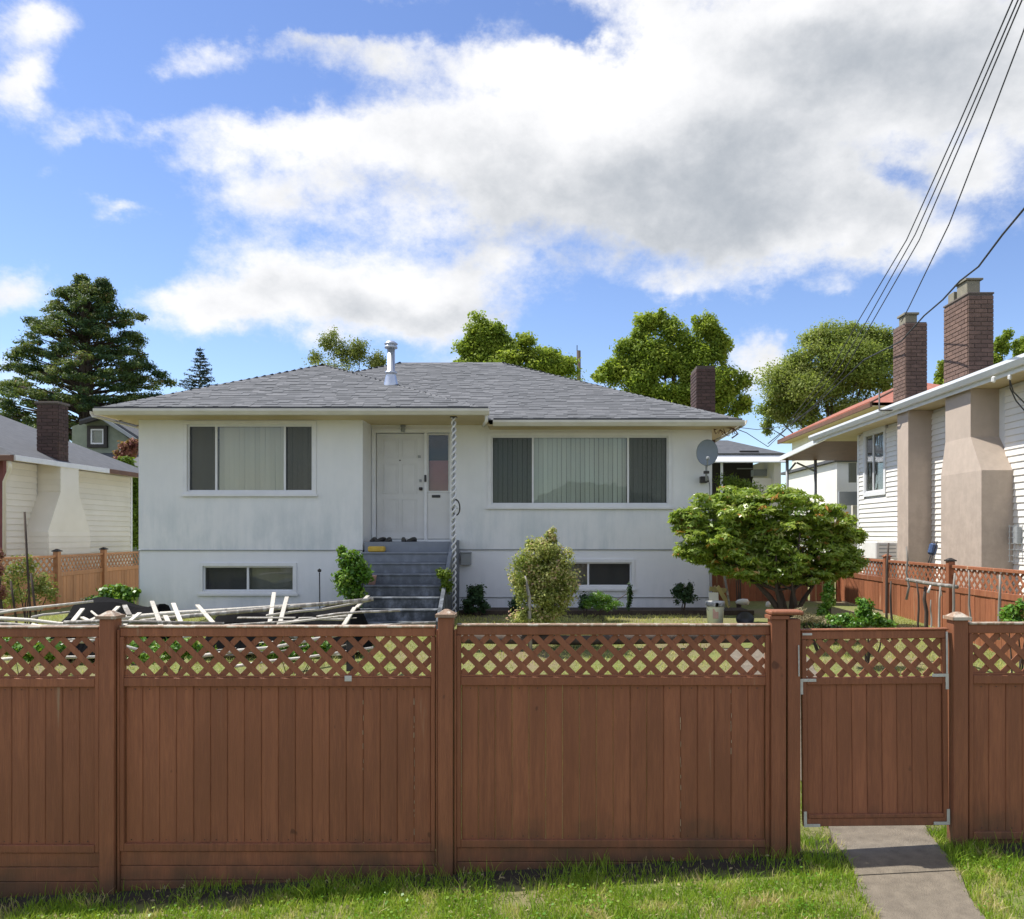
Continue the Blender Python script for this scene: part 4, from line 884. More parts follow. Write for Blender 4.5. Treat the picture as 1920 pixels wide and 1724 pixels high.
for j in range(1, 9):                                            # tile courses that can be told apart on the slope facing left
    f = j / 9; a = Vector(P4).lerp(Vector(T2), f); b_ = Vector(P1).lerp(Vector(T1), f); tube('tile_course', [a + Vector((0, 0, .02)), b_ + Vector((0, 0, .02))], .04, 'red_roof', rr_, 5)
tube('ridge_tile', [Vector(P4), Vector(T2), Vector(T1), Vector(P1)], .05, 'brown_trim', rr_, 6)

# ------------------------------------------------------------------ neighbour on the left
LX = -10.95
LN = thing('neighbour_house', (-13, 18, .9), 'cream sided house at the left edge with dark brown brick chimney', 'house')
bxx('wall_core', -17, LX - .02, 16.0, 20.7, .5, 3.98, 'trim', LN, 0)
siding(LN, (LX, 15.98), (LX, 20.68), .7, 3.98, .125, 'cream_siding', (1, 0), [(.95, 1.75, 0, 5)])
bxx('corner_board', LX - .04, LX + .025, 20.682, 20.76, .7, 3.98, 'trim', LN); bxx('corner_board', LX - .06, LX + .025, 15.88, 15.978, .7, 3.98, 'mauve_trim', LN)
mb = MB()
pr = [(-10.46, 16.55, 18.05, .6), (-10.46, 16.55, 18.05, 2.55), (-10.46, 16.98, 17.62, 3.4), (-10.46, 16.98, 17.62, 3.99)]
for x, y0, y1, z in pr: mb.v += [(x, y0, z), (x, y1, z), (LX - .1, y1, z), (LX - .1, y0, z)]
for i in range(3):
    for k in range(4): a = i * 4 + k; c = i * 4 + (k + 1) % 4; mb.f.append((a, c, c + 4, a + 4))
mb.f += [(0, 1, 2, 3), (12, 13, 14, 15)]; cb = mb.make('chimney_breast', 'cream_siding', LN, (LX, 17, 1))
siding(cb, (LX, 16.548), (-10.46, 16.548), .7, 2.55, .125, 'cream_siding', (0, -1), t=.010)
siding(cb, (-10.459, 16.56), (-10.459, 18.04), .7, 2.55, .125, 'cream_siding', (1, 0), t=.010)
siding(cb, (LX, 16.978), (-10.46, 16.978), 3.42, 3.98, .125, 'cream_siding', (0, -1), t=.010)
mb = MB(); e0 = -10.45; zE = 4.04
mb.quad((e0, 15.5, zE), (e0, 21.2, zE), (-14.4, 21.2 - 2.0, zE + 1.75), (-14.4, 17.2, zE + 1.75)); mb.quad((e0, 15.5, zE), (-18.3, 15.5, zE), (-14.4, 17.2, zE + 1.75)); mb.quad((e0, 21.2, zE), (-18.3, 21.2, zE), (-14.4, 19.2, zE + 1.75)); mb.quad((-18.3, 15.5, zE), (-18.3, 21.2, zE), (-14.4, 19.2, zE + 1.75), (-14.4, 17.2, zE + 1.75))
lr = mb.make('roof', 'rug', LN, (-13, 18, 4))
bxx('fascia', e0 - .03, e0 + .02, 15.52, 18.8, zE - .11, zE - .004, 'trim', LN); bxx('fascia', e0 - .03, e0 + .02, 18.802, 21.2, zE - .11, zE - .004, 'brown_trim', LN)
bxx('gutter', -17, e0 - .02, 15.42, 15.52, zE - .12, zE - .01, 'brown_trim', LN)
bxx('soffit', LX + .03, e0 - .031, 15.6, 21.1, zE - .06, zE - .045, 'soffit', LN, 0)
tube('downspout', [(e0 - .1, 15.5, zE - .1), (e0 - .11, 15.55, zE - .25), (LX + .07, 15.85, zE - .5), (LX + .06, 15.86, .8)], .035, 'cream_siding', LN)
chimney(LN, -10.98, -10.52, 16.98, 17.36, 4.05, WZ(757, 16.98), 'brick', 'mortar_r')
bxx('chimney_crown', -11.0, -10.50, 16.96, 17.38, WZ(757, 16.98), WZ(753, 16.98), 'mortar', LN)
# far house with gable window
GH = thing('green_house', (-19, 34, 1), 'sage green house with dark gable window between chimney and white wall', 'house')
d = 34
bxx('wall', WX(60, d), WX(270, d), d, d + 7, 1, WZ(850, d), 'sage', GH, 0)
mb = MB(); pk = W(188, 783, d); bl, br = W(135, 850, d), W(262, 850, d)
mb.quad(tuple(bl), tuple(br), tuple(W(262, 838, d)), tuple(pk), tuple(W(135, 800, d))); mb.make('gable', 'sage', GH, (-19, d, 5))
def slab(name, P, Q, th, dep, mat, par):
    mb = MB(); P, Q = Vector(P), Vector(Q)
    mb.v = [tuple(P), tuple(Q), tuple(Q + Vector((0, 0, th))), tuple(P + Vector((0, 0, th)))]; mb.v += [(x, y + dep, z) for x, y, z in mb.v]
    mb.f = [(0, 1, 2, 3), (4, 5, 6, 7), (0, 1, 5, 4), (1, 2, 6, 5), (2, 3, 7, 6), (3, 0, 4, 7)]; mb.make(name, mat, par, tuple(P))
slab('roof', W(148, 793, d - .5), W(190, 780, d - .5), .12, 7, 'rug', GH); slab('roof', W(189, 780, d - .5), W(275, 835, d - .5), .14, 7, 'rug', GH); slab('barge_board', W(189, 786, d - .6), W(275, 843, d - .6), .16, .09, 'lead', GH)
slab('barge_board', W(148, 797, d - .6), W(189, 784, d - .6), .14, .09, 'dark', GH)
slab('lower_roof', W(128, 850, d - 2), W(262, 893, d - 2), .15, 6, 'rug', GH)
mb = MB(); mb.quad(tuple(W(125, 850, d - .05)), tuple(W(262, 850, d - .05)), tuple(W(268, 905, d - 5)), tuple(W(118, 885, d - 5))); mb.make('porch_roof', 'rug', GH, (-19, 31, 4))
mb = MB(); x0, x1, z0, z1 = WX(166, d), WX(203, d), WZ(840, d), WZ(799, d); frame_mb(mb, x0, x1, z0, z1, d - .12, d - .002, .14)
gw = mb.make('window', 'dark', GH, (x0, d, z0)); mb = MB(); frame_mb(mb, x0 + .141, x1 - .141, z0 + .141, z1 - .141, d - .10, d - .02, .06); mb.make('sash', 'trim', gw, (x0, d, z0)); bxx('pane', x0 + .2, x1 - .2, d - .06, d - .05, z0 + .2, z1 - .2, 'glass', gw, 0)

# ------------------------------------------------------------------ poles and wires
UP = thing('utility_pole', (WX(1085, 60), 60, 1), 'distant dark utility pole between the two green trees', 'utility pole')
tube('shaft', [(WX(1085, 60), 60, 1), (WX(1085, 60), 60, WZ(658, 60))], [.18, .15], 'bark', UP); box('pole_pin', (.06, .06, .4), (WX(1082, 60), 60, WZ(654, 60) + .05), 'iron', UP)
def wire(pts, r, label, group):
    P = []
    for i in range(len(pts) - 1):
        for k in range(6): P.append(Vector(pts[i]).lerp(Vector(pts[i + 1]), k / 6))
    P.append(Vector(pts[-1])); o = tube('overhead_wire', P, r, 'wire', None, 5, P[0]); tag(o, label, 'wire', group); return o
ws = [([(1925, -60), (1795, 240), (1700, 450), (1612, 598), (1560, 690), (1478, 792)], 'topmost overhead wire, leftmost of the bundle at upper right'),
      ([(1935, -60), (1812, 225), (1716, 440), (1622, 608), (1572, 692), (1490, 786)], 'overhead wire second from left in the steep bundle'),
      ([(1942, -60), (1818, 232), (1724, 450), (1630, 614), (1580, 700), (1500, 790)], 'overhead wire third from left in the steep bundle')]
for k, (pp, lb) in enumerate(ws):
    n_ = len(pp); wire([W(x, y, 9.5 + i * (15.0 / (n_ - 1))) for i, (x, y) in enumerate(pp)], .0105, lb, 'steep overhead wires')
wire([W(1960, -60, 9), W(1918, 62, 9.6), W(1850, 240, 10.6), W(1780, 420, 12), W(1705, 575, 15), W(1690, 604, 16.2)], .0095, 'lone overhead wire ending at the small brick chimney', 'steep overhead wires')
wire([W(1960, 340, 9), W(1920, 392, 9.6), W(1880, 440, 10.4), W(1835, 500, 11.4), W(1800, 527, 12.2), W(1768, 562, 13), W(1733, 592, 14.2), W(1690, 640, 15.9), W(1620, 675, 18), W(1540, 750, 20.5), W(1440, 832, 24)], .014, 'thick black cable passing in front of the big brick chimney', 'steep overhead wires')
wire([W(1384, 806, 14.8), W(1400, 812, 15.5), W(1440, 838, 18), W(1500, 780, 21)], .008, 'thin slack service wire from the eave corner of the white bungalow', None)
wire([W(1386, 802, 14.8), W(1420, 806, 17), W(1470, 800, 21), W(1560, 745, 24)], .007, 'straight thin service wire leaving the bungalow eave corner', None)
br_ = tube('service_bracket', [W(1340, 806, 15.25), W(1352, 800, 15.1), W(1376, 804, 14.95), W(1384, 814, 14.95), W(1372, 822, 15.0)], .014, 'brown_trim', H, 6)
for q in range(5): tube('cable_loop', [W(1338 + q * 9, 803 + (q % 2) * 10, 15.2), W(1342 + q * 9, 814 - (q % 2) * 8, 15.1), W(1350 + q * 8, 806 + (q % 3) * 6, 15.05), W(1356 + q * 6, 816, 15.1)], .008, 'brown_trim', H, 5)

# ------------------------------------------------------------------ across the street (seen only as reflections)
for k_, (x_, lb__) in enumerate(((-14, 'pale house across the street behind the camera, left one'), (3, 'pale house across the street behind the camera, right one'))):
    T_ = thing('opposite_house', (x_, -26, 0), lb__, 'house')
    bxx('wall', x_ - 5, x_ + 5, -32, -26, -.2, 4.4, 'cream_siding', T_, 0)
    mb = MB(); mb.quad((x_ - 5.6, -25.4, 4.4), (x_ + 5.6, -25.4, 4.4), (x_ + 2, -29, 6.3), (x_ - 2, -29, 6.3)); mb.quad((x_ + 5.6, -25.4, 4.4), (x_ + 5.6, -32.6, 4.4), (x_ + 2, -29, 6.3)); mb.quad((x_ - 5.6, -25.4, 4.4), (x_ - 5.6, -32.6, 4.4), (x_ - 2, -29, 6.3)); mb.quad((x_ - 5.6, -32.6, 4.4), (x_ + 5.6, -32.6, 4.4), (x_ + 2, -29, 6.3), (x_ - 2, -29, 6.3))
    mb.make('roof', 'rug', T_, (x_, -29, 4.4)); bxx('window', x_ - 3, x_ - .5, -25.99, -25.95, 1.6, 3.1, 'dark', T_); bxx('door', x_ + 1, x_ + 2, -25.99, -25.95, 0, 2.2, 'mauve_trim', T_)
tag(bxx('road', -200, 200, -16, 1.2, -.20, -.155, 'rug', None, 0), None, kind='structure')

# ------------------------------------------------------------------ foliage
def leaf_mesh(name, centers, dirs, size, rnd, mat, parent=None, origin=None, aspect=.5, jitter=.8, updir=.5):
    n = len(centers); o0 = np.array(origin if origin is not None else (0, 0, 0), float)
    nr = dirs + rng.normal(0, jitter, (n, 3)) + np.array([0, 0, updir]); nr /= np.linalg.norm(nr, axis=1)[:, None] + 1e-9
    t_ = rng.normal(0, 1, (n, 3)); a = np.cross(nr, t_); a /= np.linalg.norm(a, axis=1)[:, None] + 1e-9; b = np.cross(nr, a)
    s = size * rng.uniform(.6, 1.35, n)[:, None]; c = centers - o0
    V_ = np.stack([c - a * s * .5, c - a * s * .05 + b * s * aspect * .5 + nr * s * .06, c + a * s * .5, c - a * s * .05 - b * s * aspect * .5 + nr * s * .06], 1).reshape(-1, 3)
    me = bpy.data.meshes.new(name); me.vertices.add(4 * n); me.vertices.foreach_set('co', V_.ravel().astype(np.float32))
    me.loops.add(4 * n); me.loops.foreach_set('vertex_index', np.arange(4 * n, dtype=np.int32)); me.polygons.add(n); me.polygons.foreach_set('loop_start', np.arange(0, 4 * n, 4, dtype=np.int32))
    at = me.attributes.new('rnd', 'FLOAT', 'POINT'); at.data.foreach_set('value', np.repeat(np.clip(rnd, 0, 1), 4).astype(np.float32))
    me.materials.append(LM[mat]); me.update(); me.validate()
    return link(name, me, tuple(o0), parent)
def fill(clumps, n, tone=None, shell=.34):
    """points in ellipsoid clumps, denser near their surface; clumps = (x,y,z,rx,ry,rz)"""
    cl = np.array(clumps, float); w = (cl[:, 3] * cl[:, 5]) ** 1.0; w /= w.sum(); idx = rng.choice(len(cl), n, p=w)
    d = rng.normal(0, 1, (n, 3)); d /= np.linalg.norm(d, axis=1)[:, None]
    r = rng.uniform(0, 1, n) ** shell
    p = cl[idx, :3] + (d * r[:, None] + rng.normal(0, .22, (n, 3))) * cl[idx, 3:6]
    ct = rng.uniform(-.38, .38, len(cl)); rnd = .45 + ct[idx] + rng.normal(0, .2, n)
    return p, d, rnd
def subclumps(lobes, per, frac=.33, sh=.8):
    out = []
    for (x, y, z, rx, ry, rz) in lobes:
        for _ in range(per):
            d = Vector((random.gauss(0, 1), random.gauss(0, 1), random.gauss(0, 1))).normalized(); r = random.random() ** .4 * sh; f = frac * random.uniform(.65, 1.4)
            out.append((x + d.x * rx * r, y + d.y * ry * r, z + d.z * rz * r, rx * f, ry * f, rz * f * random.uniform(.7, 1.0)))
    return out
def lobes_px(lst, d, depth=.8):
    return [(WX(px, d), d + random.uniform(-.2, .2) * rx * d / F, WZ(py, d), rx * d / F, rx * d / F * depth, ry * d / F) for px, py, rx, ry in lst]
def tree(name, label, cat, d, base_px, lobes, per, n, leaf, mat, group=None, frac=.33, gz=1.05, trunk=.28, aspect=.6, depth=.8, shell=.34, updir=.6):
    x0 = WX(base_px, d); T = thing(name, (x0, d, gz), label, cat, group); lb = lobes_px(lobes, d, depth)
    cl = subclumps(lb, per, frac); p, dr, rd = fill(cl, n, shell=shell)
    # drop a few pockets so that the sky shows through
    leaf_mesh('crown', p, dr, leaf, rd, mat, T, (x0, d, gz), aspect, updir=updir)
    mb = MB(); top = max(l[2] for l in lb); cxm = sum(l[0] for l in lb) / len(lb)
    tp = [(x0, d, gz - .2), (lerp(x0, cxm, .3), d, lerp(gz, top, .3)), (lerp(x0, cxm, .7), d, lerp(gz, top, .6)), (cxm, d, lerp(gz, top, .85))]
    mb.tube(tp, [trunk, trunk * .8, trunk * .5, trunk * .15], 8)
    for l in lb:
        s = Vector(tp[1]).lerp(Vector(tp[2]), random.random()); e = Vector(l[:3]); mb.tube([s, s.lerp(e, .5) + Vector((0, 0, -.1 * (e - s).length)), e], [trunk * .35, trunk * .22, trunk * .06], 6)
    for c in cl[::3]:
        l = min(lb, key=lambda q: (Vector(q[:3]) - Vector(c[:3])).length); mb.tube([Vector(l[:3]), Vector(c[:3])], [trunk * .12, trunk * .04], 4, False)
    mb.make('trunk', 'bark', T, (x0, d, gz)); return T
# great conifer at left
con = []
def hw_(py): return 10 + 150 * max(0, (py - 525) / 300) ** .8
d_ = 38.0
for k in range(720):
    py = 540 + 305 * random.random() ** .7; th = random.uniform(0, 6.283); q = random.choice([random.uniform(.82, 1.06)] * 4 + [random.uniform(.3, .8)]); r_ = hw_(py) * q * (1 + .14 * math.sin(th * 3 + py * .05))
    cx_ = 163 - (py - 525) * .02; sz = random.uniform(.55, 1.2); ca, sa = math.cos(th), math.sin(th)
    con.append((WX(cx_ + ca * r_, d_), d_ + sa * r_ * d_ / F, WZ(py - 6 * q, d_), .20 * sz + .22 * sz * abs(ca), .20 * sz + .22 * sz * abs(sa), .15 * sz))
for px_, p0, p1 in ((152, 520, 560), (193, 526, 565)):
    for k in range(26): t_ = random.random(); con.append((WX(px_ + random.uniform(-1, 1) * (3 + 14 * t_), d_), d_ + random.uniform(-.3, .3) * (.2 + t_), WZ(lerp(p0, p1, t_), d_), .26, .26, .2))
for px_, p_ in ((20, 725), (12, 728), (30, 722), (75, 612), (66, 606), (84, 618), (285, 690), (296, 700), (305, 715), (240, 598), (250, 592), (18, 765), (30, 775)): 
    for k in range(3): con.append((WX(px_ + random.uniform(-6, 6), d_), d_ + random.uniform(-.5, .5), WZ(p_ + random.uniform(-4, 4), d_), .34, .3, .17))
CT = thing('conifer_tree', (WX(160, d_), d_, 1.05), 'big dark green conifer with clumpy boughs at the left behind the houses', 'tree')
p, dr, rd = fill(con, 120000, shell=.4); rd = rd - .12
leaf_mesh('crown', p, dr, .13, rd, 'cedar', CT, (WX(160, d_), d_, 1.05), .45, .6, .7)
mb = MB(); mb.tube([(WX(162, d_), d_, .9), (WX(162, d_), d_, WZ(700, d_)), (WX(155, d_), d_, WZ(530, d_))], [.42, .3, .05], 8); mb.tube([(WX(162, d_), d_, WZ(640, d_)), (WX(192, d_), d_, WZ(534, d_))], [.16, .03], 6)
for c_ in con[::2]:
    zz_ = c_[2] - .45; mb.tube([(WX(161, d_), d_, zz_ - .2), (c_[0], c_[1], c_[2])], [.05, .015], 4, False)
mb.make('trunk', 'bark', CT, (WX(160, d_), d_, 1.05))
sp = []
SPT = thing('spruce_tree', (WX(375, 55), 55, 1.05), 'small dark spruce top poking above the left roof slope', 'tree')
pts, drs = [], []
xs0 = WX(375, 55); ztop = WZ(650, 55)
mbs = MB(); mbs.tube([(xs0, 55, 1), (xs0, 55, ztop)], [.2, .015], 6)
for i in range(22):
    t_ = i / 22; z = ztop - .25 - t_ * 4.6; rad = .18 + t_ * 1.9 * random.uniform(.8, 1.15); nb_ = 7
    for k in range(nb_):
        a = random.random() * 6.28; e = Vector((math.cos(a) * rad, math.sin(a) * rad, .12 * rad)); mbs.tube([(xs0, 55, z), (xs0 + e.x, 55 + e.y, z + e.z)], [.03, .008], 4, False)
        for q in range(int(26 * rad) + 8):
            f = random.uniform(.15, 1); pts.append((xs0 + e.x * f + random.gauss(0, .05), 55 + e.y * f + random.gauss(0, .05), z + e.z * f + random.gauss(0, .04))); drs.append((0, 0, 1))
leaf_mesh('crown', np.array(pts), np.array(drs), .17, rng.uniform(0, 1, len(pts)), 'spruce', SPT, (xs0, 55, 1.05), .35); mbs.make('trunk', 'bark', SPT, (xs0, 55, 1.05))
tree('thin_tree', 'sparse pale leafed tree left of the flue pipe above the roof ridge', 'tree', 52, 650, [(622, 645, 24, 30), (648, 665, 20, 22), (676, 658, 20, 26), (700, 672, 18, 22), (590, 672, 14, 16), (640, 715, 60, 30), (715, 680, 10, 14)], 14, 14000, .13, 'lime', frac=.6, aspect=.6, shell=.6)
tree('leafy_tree', 'rounded green tree above the middle of the roof ridge', 'tree', 46, 930, [(900, 620, 34, 36), (935, 640, 34, 38), (880, 660, 34, 30), (975, 650, 34, 24), (1020, 672, 38, 24), (1055, 690, 30, 20), (930, 690, 70, 30), (1000, 712, 80, 30), (868, 680, 20, 18), (910, 655, 45, 55), (975, 680, 60, 36), (1035, 695, 50, 26)], 16, 52000, .17, 'maple', frac=.36, updir=.7)
tree('leafy_tree', 'broad green tree with upright lobes behind the small brick chimney', 'tree', 44, 1250, [(1215, 612, 28, 36), (1262, 622, 26, 32), (1318, 618, 30, 34), (1180, 660, 34, 36), (1150, 700, 34, 30), (1230, 680, 50, 50), (1300, 680, 46, 50), (1350, 660, 28, 40), (1370, 720, 34, 36), (1390, 760, 22, 24), (1240, 745, 90, 40), (1345, 765, 40, 30), (1125, 705, 16, 16), (1200, 640, 24, 40), (1265, 660, 60, 60), (1200, 700, 60, 50), (1320, 720, 60, 50), (1290, 760, 80, 40), (1238, 600, 16, 22), (1335, 640, 24, 40)], 16, 80000, .17, 'maple', frac=.36, updir=.7)
tree('leafy_tree', 'domed dull green tree behind the red tiled roof', 'tree', 54, 1560, [(1545, 640, 40, 36), (1600, 630, 36, 30), (1640, 640, 34, 32), (1500, 680, 44, 40), (1470, 730, 38, 38), (1560, 700, 70, 60), (1630, 700, 60, 50), (1450, 775, 28, 28), (1520, 770, 60, 40), (1670, 660, 30, 44), (1440, 800, 16, 20), (1600, 760, 60, 30), (1560, 665, 90, 55), (1520, 720, 90, 60), (1610, 680, 80, 60), (1480, 760, 60, 50)], 16, 85000, .17, 'dusty', frac=.36, updir=.7)
tree('leafy_tree', 'green tree seen right of the tall brick chimney', 'tree', 50, 1870, [(1880, 640, 20, 30), (1915, 665, 22, 28), (1870, 690, 30, 30), (1900, 700, 40, 30), (1768, 700, 14, 30), (1760, 730, 16, 26), (1940, 650, 24, 40), (1820, 740, 60, 30)], 12, 26000, .17, 'maple', frac=.36)
tree('red_maple_tree', 'dark red leafed maple against the left corner of the white bungalow', 'tree', 27, 225, [(235, 848, 22, 18), (215, 862, 26, 14), (195, 868, 14, 10), (250, 838, 14, 16)], 9, 3500, .12, 'redm', frac=.36, trunk=.07)
tree('green_shrub', 'bright green shrub just left of the bungalow corner below the maple', 'shrub', 24, 240, [(242, 872, 22, 20), (228, 884, 16, 12), (252, 930, 14, 50), (254, 1000, 12, 50)], 9, 5000, .10, 'box', frac=.4, trunk=.05)
# rhododendron
RD = thing('rhododendron', (WX(1470, 13.2), 13.2, 1.02), 'wide glossy leafed rhododendron with several bare leaning stems', 'shrub')
lb = lobes_px([(1300, 985, 42, 26), (1345, 960, 52, 34), (1400, 945, 55, 34), (1460, 940, 55, 30), (1520, 965, 55, 32), (1565, 990, 42, 34), (1590, 1020, 28, 30), (1340, 1010, 55, 28), (1400, 1005, 60, 38), (1470, 1005, 65, 40), (1530, 1025, 55, 36), (1400, 1050, 50, 20), (1470, 1065, 50, 26), (1280, 980, 22, 18), (1325, 1030, 44, 22), (1385, 1040, 55, 30), (1450, 1050, 60, 36), (1530, 1058, 55, 26), (1580, 1048, 34, 24), (1430, 985, 90, 40), (1350, 1062, 40, 18), (1400, 1078, 50, 20), (1450, 1085, 50, 18), (1515, 1082, 50, 20), (1565, 1072, 40, 20), (1300, 1040, 30, 18)], 13.2, 1.0)
cl = subclumps(lb, 19, .27, 1.0); P_, D_, Rn = [], [], []
for (x, y, z, a, b, c) in cl:                          # whorls of long leaves at twig ends
    for _ in range(17):
        d_ = Vector((random.gauss(0, 1), random.gauss(0, 1), random.gauss(.35, 1))).normalized(); tip = Vector((x + d_.x * a, y + d_.y * b, z + d_.z * c)); tone = random.gauss(.45, .2)
        if random.random() < .022: tone = 1.0
        for k in range(7):
            an = k * .9 + random.uniform(-.2, .2); o_ = Vector((math.cos(an), math.sin(an), random.uniform(-.1, .5))) * .055; P_.append(tuple(tip + o_)); D_.append((o_.x * 9 + d_.x * .8, o_.y * 9 + d_.y * .8, .8)); Rn.append(tone + random.gauss(0, .1))
leaf_mesh('crown', np.array(P_), np.array(D_), .105, np.array(Rn) + .06, 'rhodo', RD, (WX(1470, 13.2), 13.2, 1.02), .32, .75)
mb = MB()
for bx, tx, ty, r_ in ((1470, 1380, 1010, .055), (1476, 1430, 1000, .05), (1482, 1500, 1000, .05), (1490, 1560, 1030, .045), (1468, 1455, 1040, .05), (1496, 1480, 1040, .035)):
    a = W(bx, 1148, 13.1 + random.uniform(-.1, .1)); e = W(tx, ty, 13.2 + random.uniform(-.5, .5)); mid = a.lerp(e, .5) + Vector((random.uniform(-.08, .08), 0, -.12))
    mb.tube([a + Vector((0, 0, -.1)), a.lerp(mid, .5), mid, e], [r_, r_ * .85, r_ * .6, r_ * .25], 7)
    for l in random.sample(lb, 3): mb.tube([mid, mid.lerp(Vector(l[:3]), .6) + Vector((0, 0, -.05)), Vector(l[:3])], [r_ * .5, r_ * .3, r_ * .12], 5, False)
mb.make('stems', 'bark', RD, (WX(1470, 13.2), 13.2, 1.02), True)
def bush(name, label, d, base, lobes, per, n, leaf, mat, gz=1.03, stems=5, frac=.36, aspect=.55, group=None, cat='shrub', stem_r=.015, jit=.6, depth=.9):
    x0 = WX(base, d); T = thing(name, (x0, d, gz), label, cat, group); lb = lobes_px(lobes, d, depth); cl = subclumps(lb, per, frac * 1.45, .85); p, dr, rd = fill(cl, int(n * 1.9), shell=.45)
    leaf_mesh('foliage', p, dr, leaf, rd, mat, T, (x0, d, gz), aspect, jit); mb = MB()
    for k in range(stems):
        l = random.choice(lb); e = Vector(l[:3]) + Vector((0, 0, l[5] * .3)); a = Vector((x0 + random.uniform(-.05, .05), d, gz - .05)); mb.tube([a, a.lerp(e, .5) + Vector((random.uniform(-.05, .05), 0, 0)), e], [stem_r, stem_r * .7, stem_r * .3], 5)
    mb.make('stem', 'bark', T, (x0, d, gz)); return T
bush('box_shrub', 'rounded clipped green bush behind the rhododendron', 15.5, 1385, [(1385, 918, 36, 26), (1375, 940, 40, 26), (1395, 990, 40, 40)], 10, 6000, .05, 'box')
bush('variegated_shrub', 'tall yellow and pink variegated shrub in front of the right basement window', 11.6, 1020, [(1020, 1035, 34, 30), (995, 1060, 34, 34), (1048, 1060, 32, 36), (1022, 1095, 50, 38), (985, 1095, 26, 30), (1055, 1100, 26, 30), (1030, 1135, 44, 32), (1035, 1005, 12, 16), (1000, 1022, 12, 14), (1012, 1162, 42, 24)], 16, 13000, .042, 'vari', gz=.9, frac=.32)
tv = thing('young_sapling', (WX(992, 11.3), 11.3, .88), 'thin pale stemmed sapling with yellow green leaves left of the variegated shrub', 'sapling')
p, dr, rd = fill(subclumps(lobes_px([(980, 1120, 12, 20), (985, 1150, 12, 18), (975, 1090, 12, 16), (972, 1172, 12, 14)], 11.3), 6, .5), 700)
leaf_mesh('foliage', p, dr, .05, rd + .1, 'lime', tv, (WX(992, 11.3), 11.3, .88), .6); tube('stem', [(WX(994, 11.3), 11.3, .8), (WX(992, 11.3), 11.3, WZ(1120, 11.3)), (WX(985, 11.3), 11.3, WZ(1080, 11.3))], [.035, .028, .012], 'grey_wood', tv)
bush('laurel_shrub', 'upright bright green laurel at the left of the front steps', 12.9, 660, [(652, 1045, 18, 22), (665, 1070, 24, 24), (650, 1080, 18, 24), (682, 1080, 14, 16), (658, 1110, 20, 20), (642, 1035, 8, 12), (655, 1145, 18, 20)], 9, 2600, .075, 'bright', frac=.42, aspect=.5)
bush('potted_shrub', 'small green plant on the right side of the steps', 13.4, 832, [(832, 1078, 13, 18), (836, 1098, 10, 12)], 7, 700, .045, 'box', gz=1.3)
bush('dark_shrub', 'dark leafy plant at the foot of the wall right of the porch column', 14.2, 890, [(892, 1112, 15, 16), (885, 1135, 20, 16), (908, 1138, 10, 12)], 8, 1300, .06, 'darkg')
bush('dark_shrub', 'dark fern like shrub by the wall left of the white bucket', 14.4, 1280, [(1278, 1102, 14, 16), (1285, 1120, 20, 14), (1268, 1118, 12, 14), (1292, 1105, 10, 12)], 8, 1400, .05, 'darkg')
bush('fern_clump', 'pale green fern clump below the right basement window', 13.6, 1130, [(1128, 1122, 24, 14), (1140, 1136, 22, 12), (1112, 1135, 20, 12)], 9, 1500, .06, 'bright', aspect=.2, stem_r=.006)
bush('dark_shrub', 'low dark foliage between the fern and the variegated shrub', 14.0, 1100, [(1098, 1130, 16, 16), (1180, 1118, 6, 26), (965, 1135, 12, 16)], 7, 1200, .05, 'darkg')
bush('leafy_plant', 'upright weed in front of the corner where the red fence begins', 12.6, 1552, [(1552, 1100, 10, 16), (1556, 1125, 14, 18), (1545, 1145, 16, 14)], 7, 900, .055, 'bright')
bush('leafy_plant', 'bushy bright green plant behind the gate near the red fence', 10.4, 1625, [(1622, 1140, 18, 20), (1635, 1160, 22, 16), (1600, 1165, 24, 14), (1655, 1172, 18, 12), (1575, 1160, 20, 12)], 9, 2600, .045, 'bright', gz=.75)
bush('dry_brush', 'pale dead brush heap behind the gatepost', 11.2, 1540, [(1520, 1158, 26, 10), (1560, 1162, 26, 10), (1595, 1168, 22, 8), (1500, 1148, 12, 8)], 7, 1500, .09, 'dry', gz=.85, aspect=.08, cat='brush')
bush('dark_shrub', 'dark low ground plants around the foot of the rhododendron', 11.8, 1520, [(1500, 1165, 30, 10), (1550, 1172, 34, 10), (1600, 1178, 30, 8)], 7, 1800, .045, 'darkg', gz=.9)
bush('leafy_plant', 'yellow green plant at the right edge behind the lattice', 9.0, 1905, [(1905, 1145, 20, 20), (1925, 1170, 30, 20), (1890, 1165, 14, 14)], 8, 1600, .05, 'bright', gz=.65)
bush('leafy_plant', 'pale green hydrangea by the left corner of the bungalow', 14.2, 218, [(218, 1112, 26, 16), (240, 1118, 18, 18), (200, 1125, 22, 14), (225, 1135, 30, 14)], 9, 1700, .085, 'bright', aspect=.7)
bush('dark_shrub', 'dark bush left of the pale hydrangea', 14.6, 175, [(178, 1128, 18, 12), (165, 1140, 18, 10)], 6, 900, .06, 'darkg')
bush('climbing_plant', 'straggly yellow green climber by the lattice at the left edge', 12.5, 50, [(30, 1080, 22, 26), (70, 1095, 24, 24), (95, 1110, 18, 18), (20, 1120, 30, 18), (60, 1060, 12, 16)], 12, 1500, .045, 'lime', gz=.75, frac=.4, stem_r=.012)
bush('pink_flower_shrub', 'pinkish white flowering shrub at the extreme left edge', 11.5, 5, [(-5, 1040, 10, 14), (2, 1070, 8, 14), (0, 1110, 14, 20)], 6, 500, .04, 'redm', gz=.7)
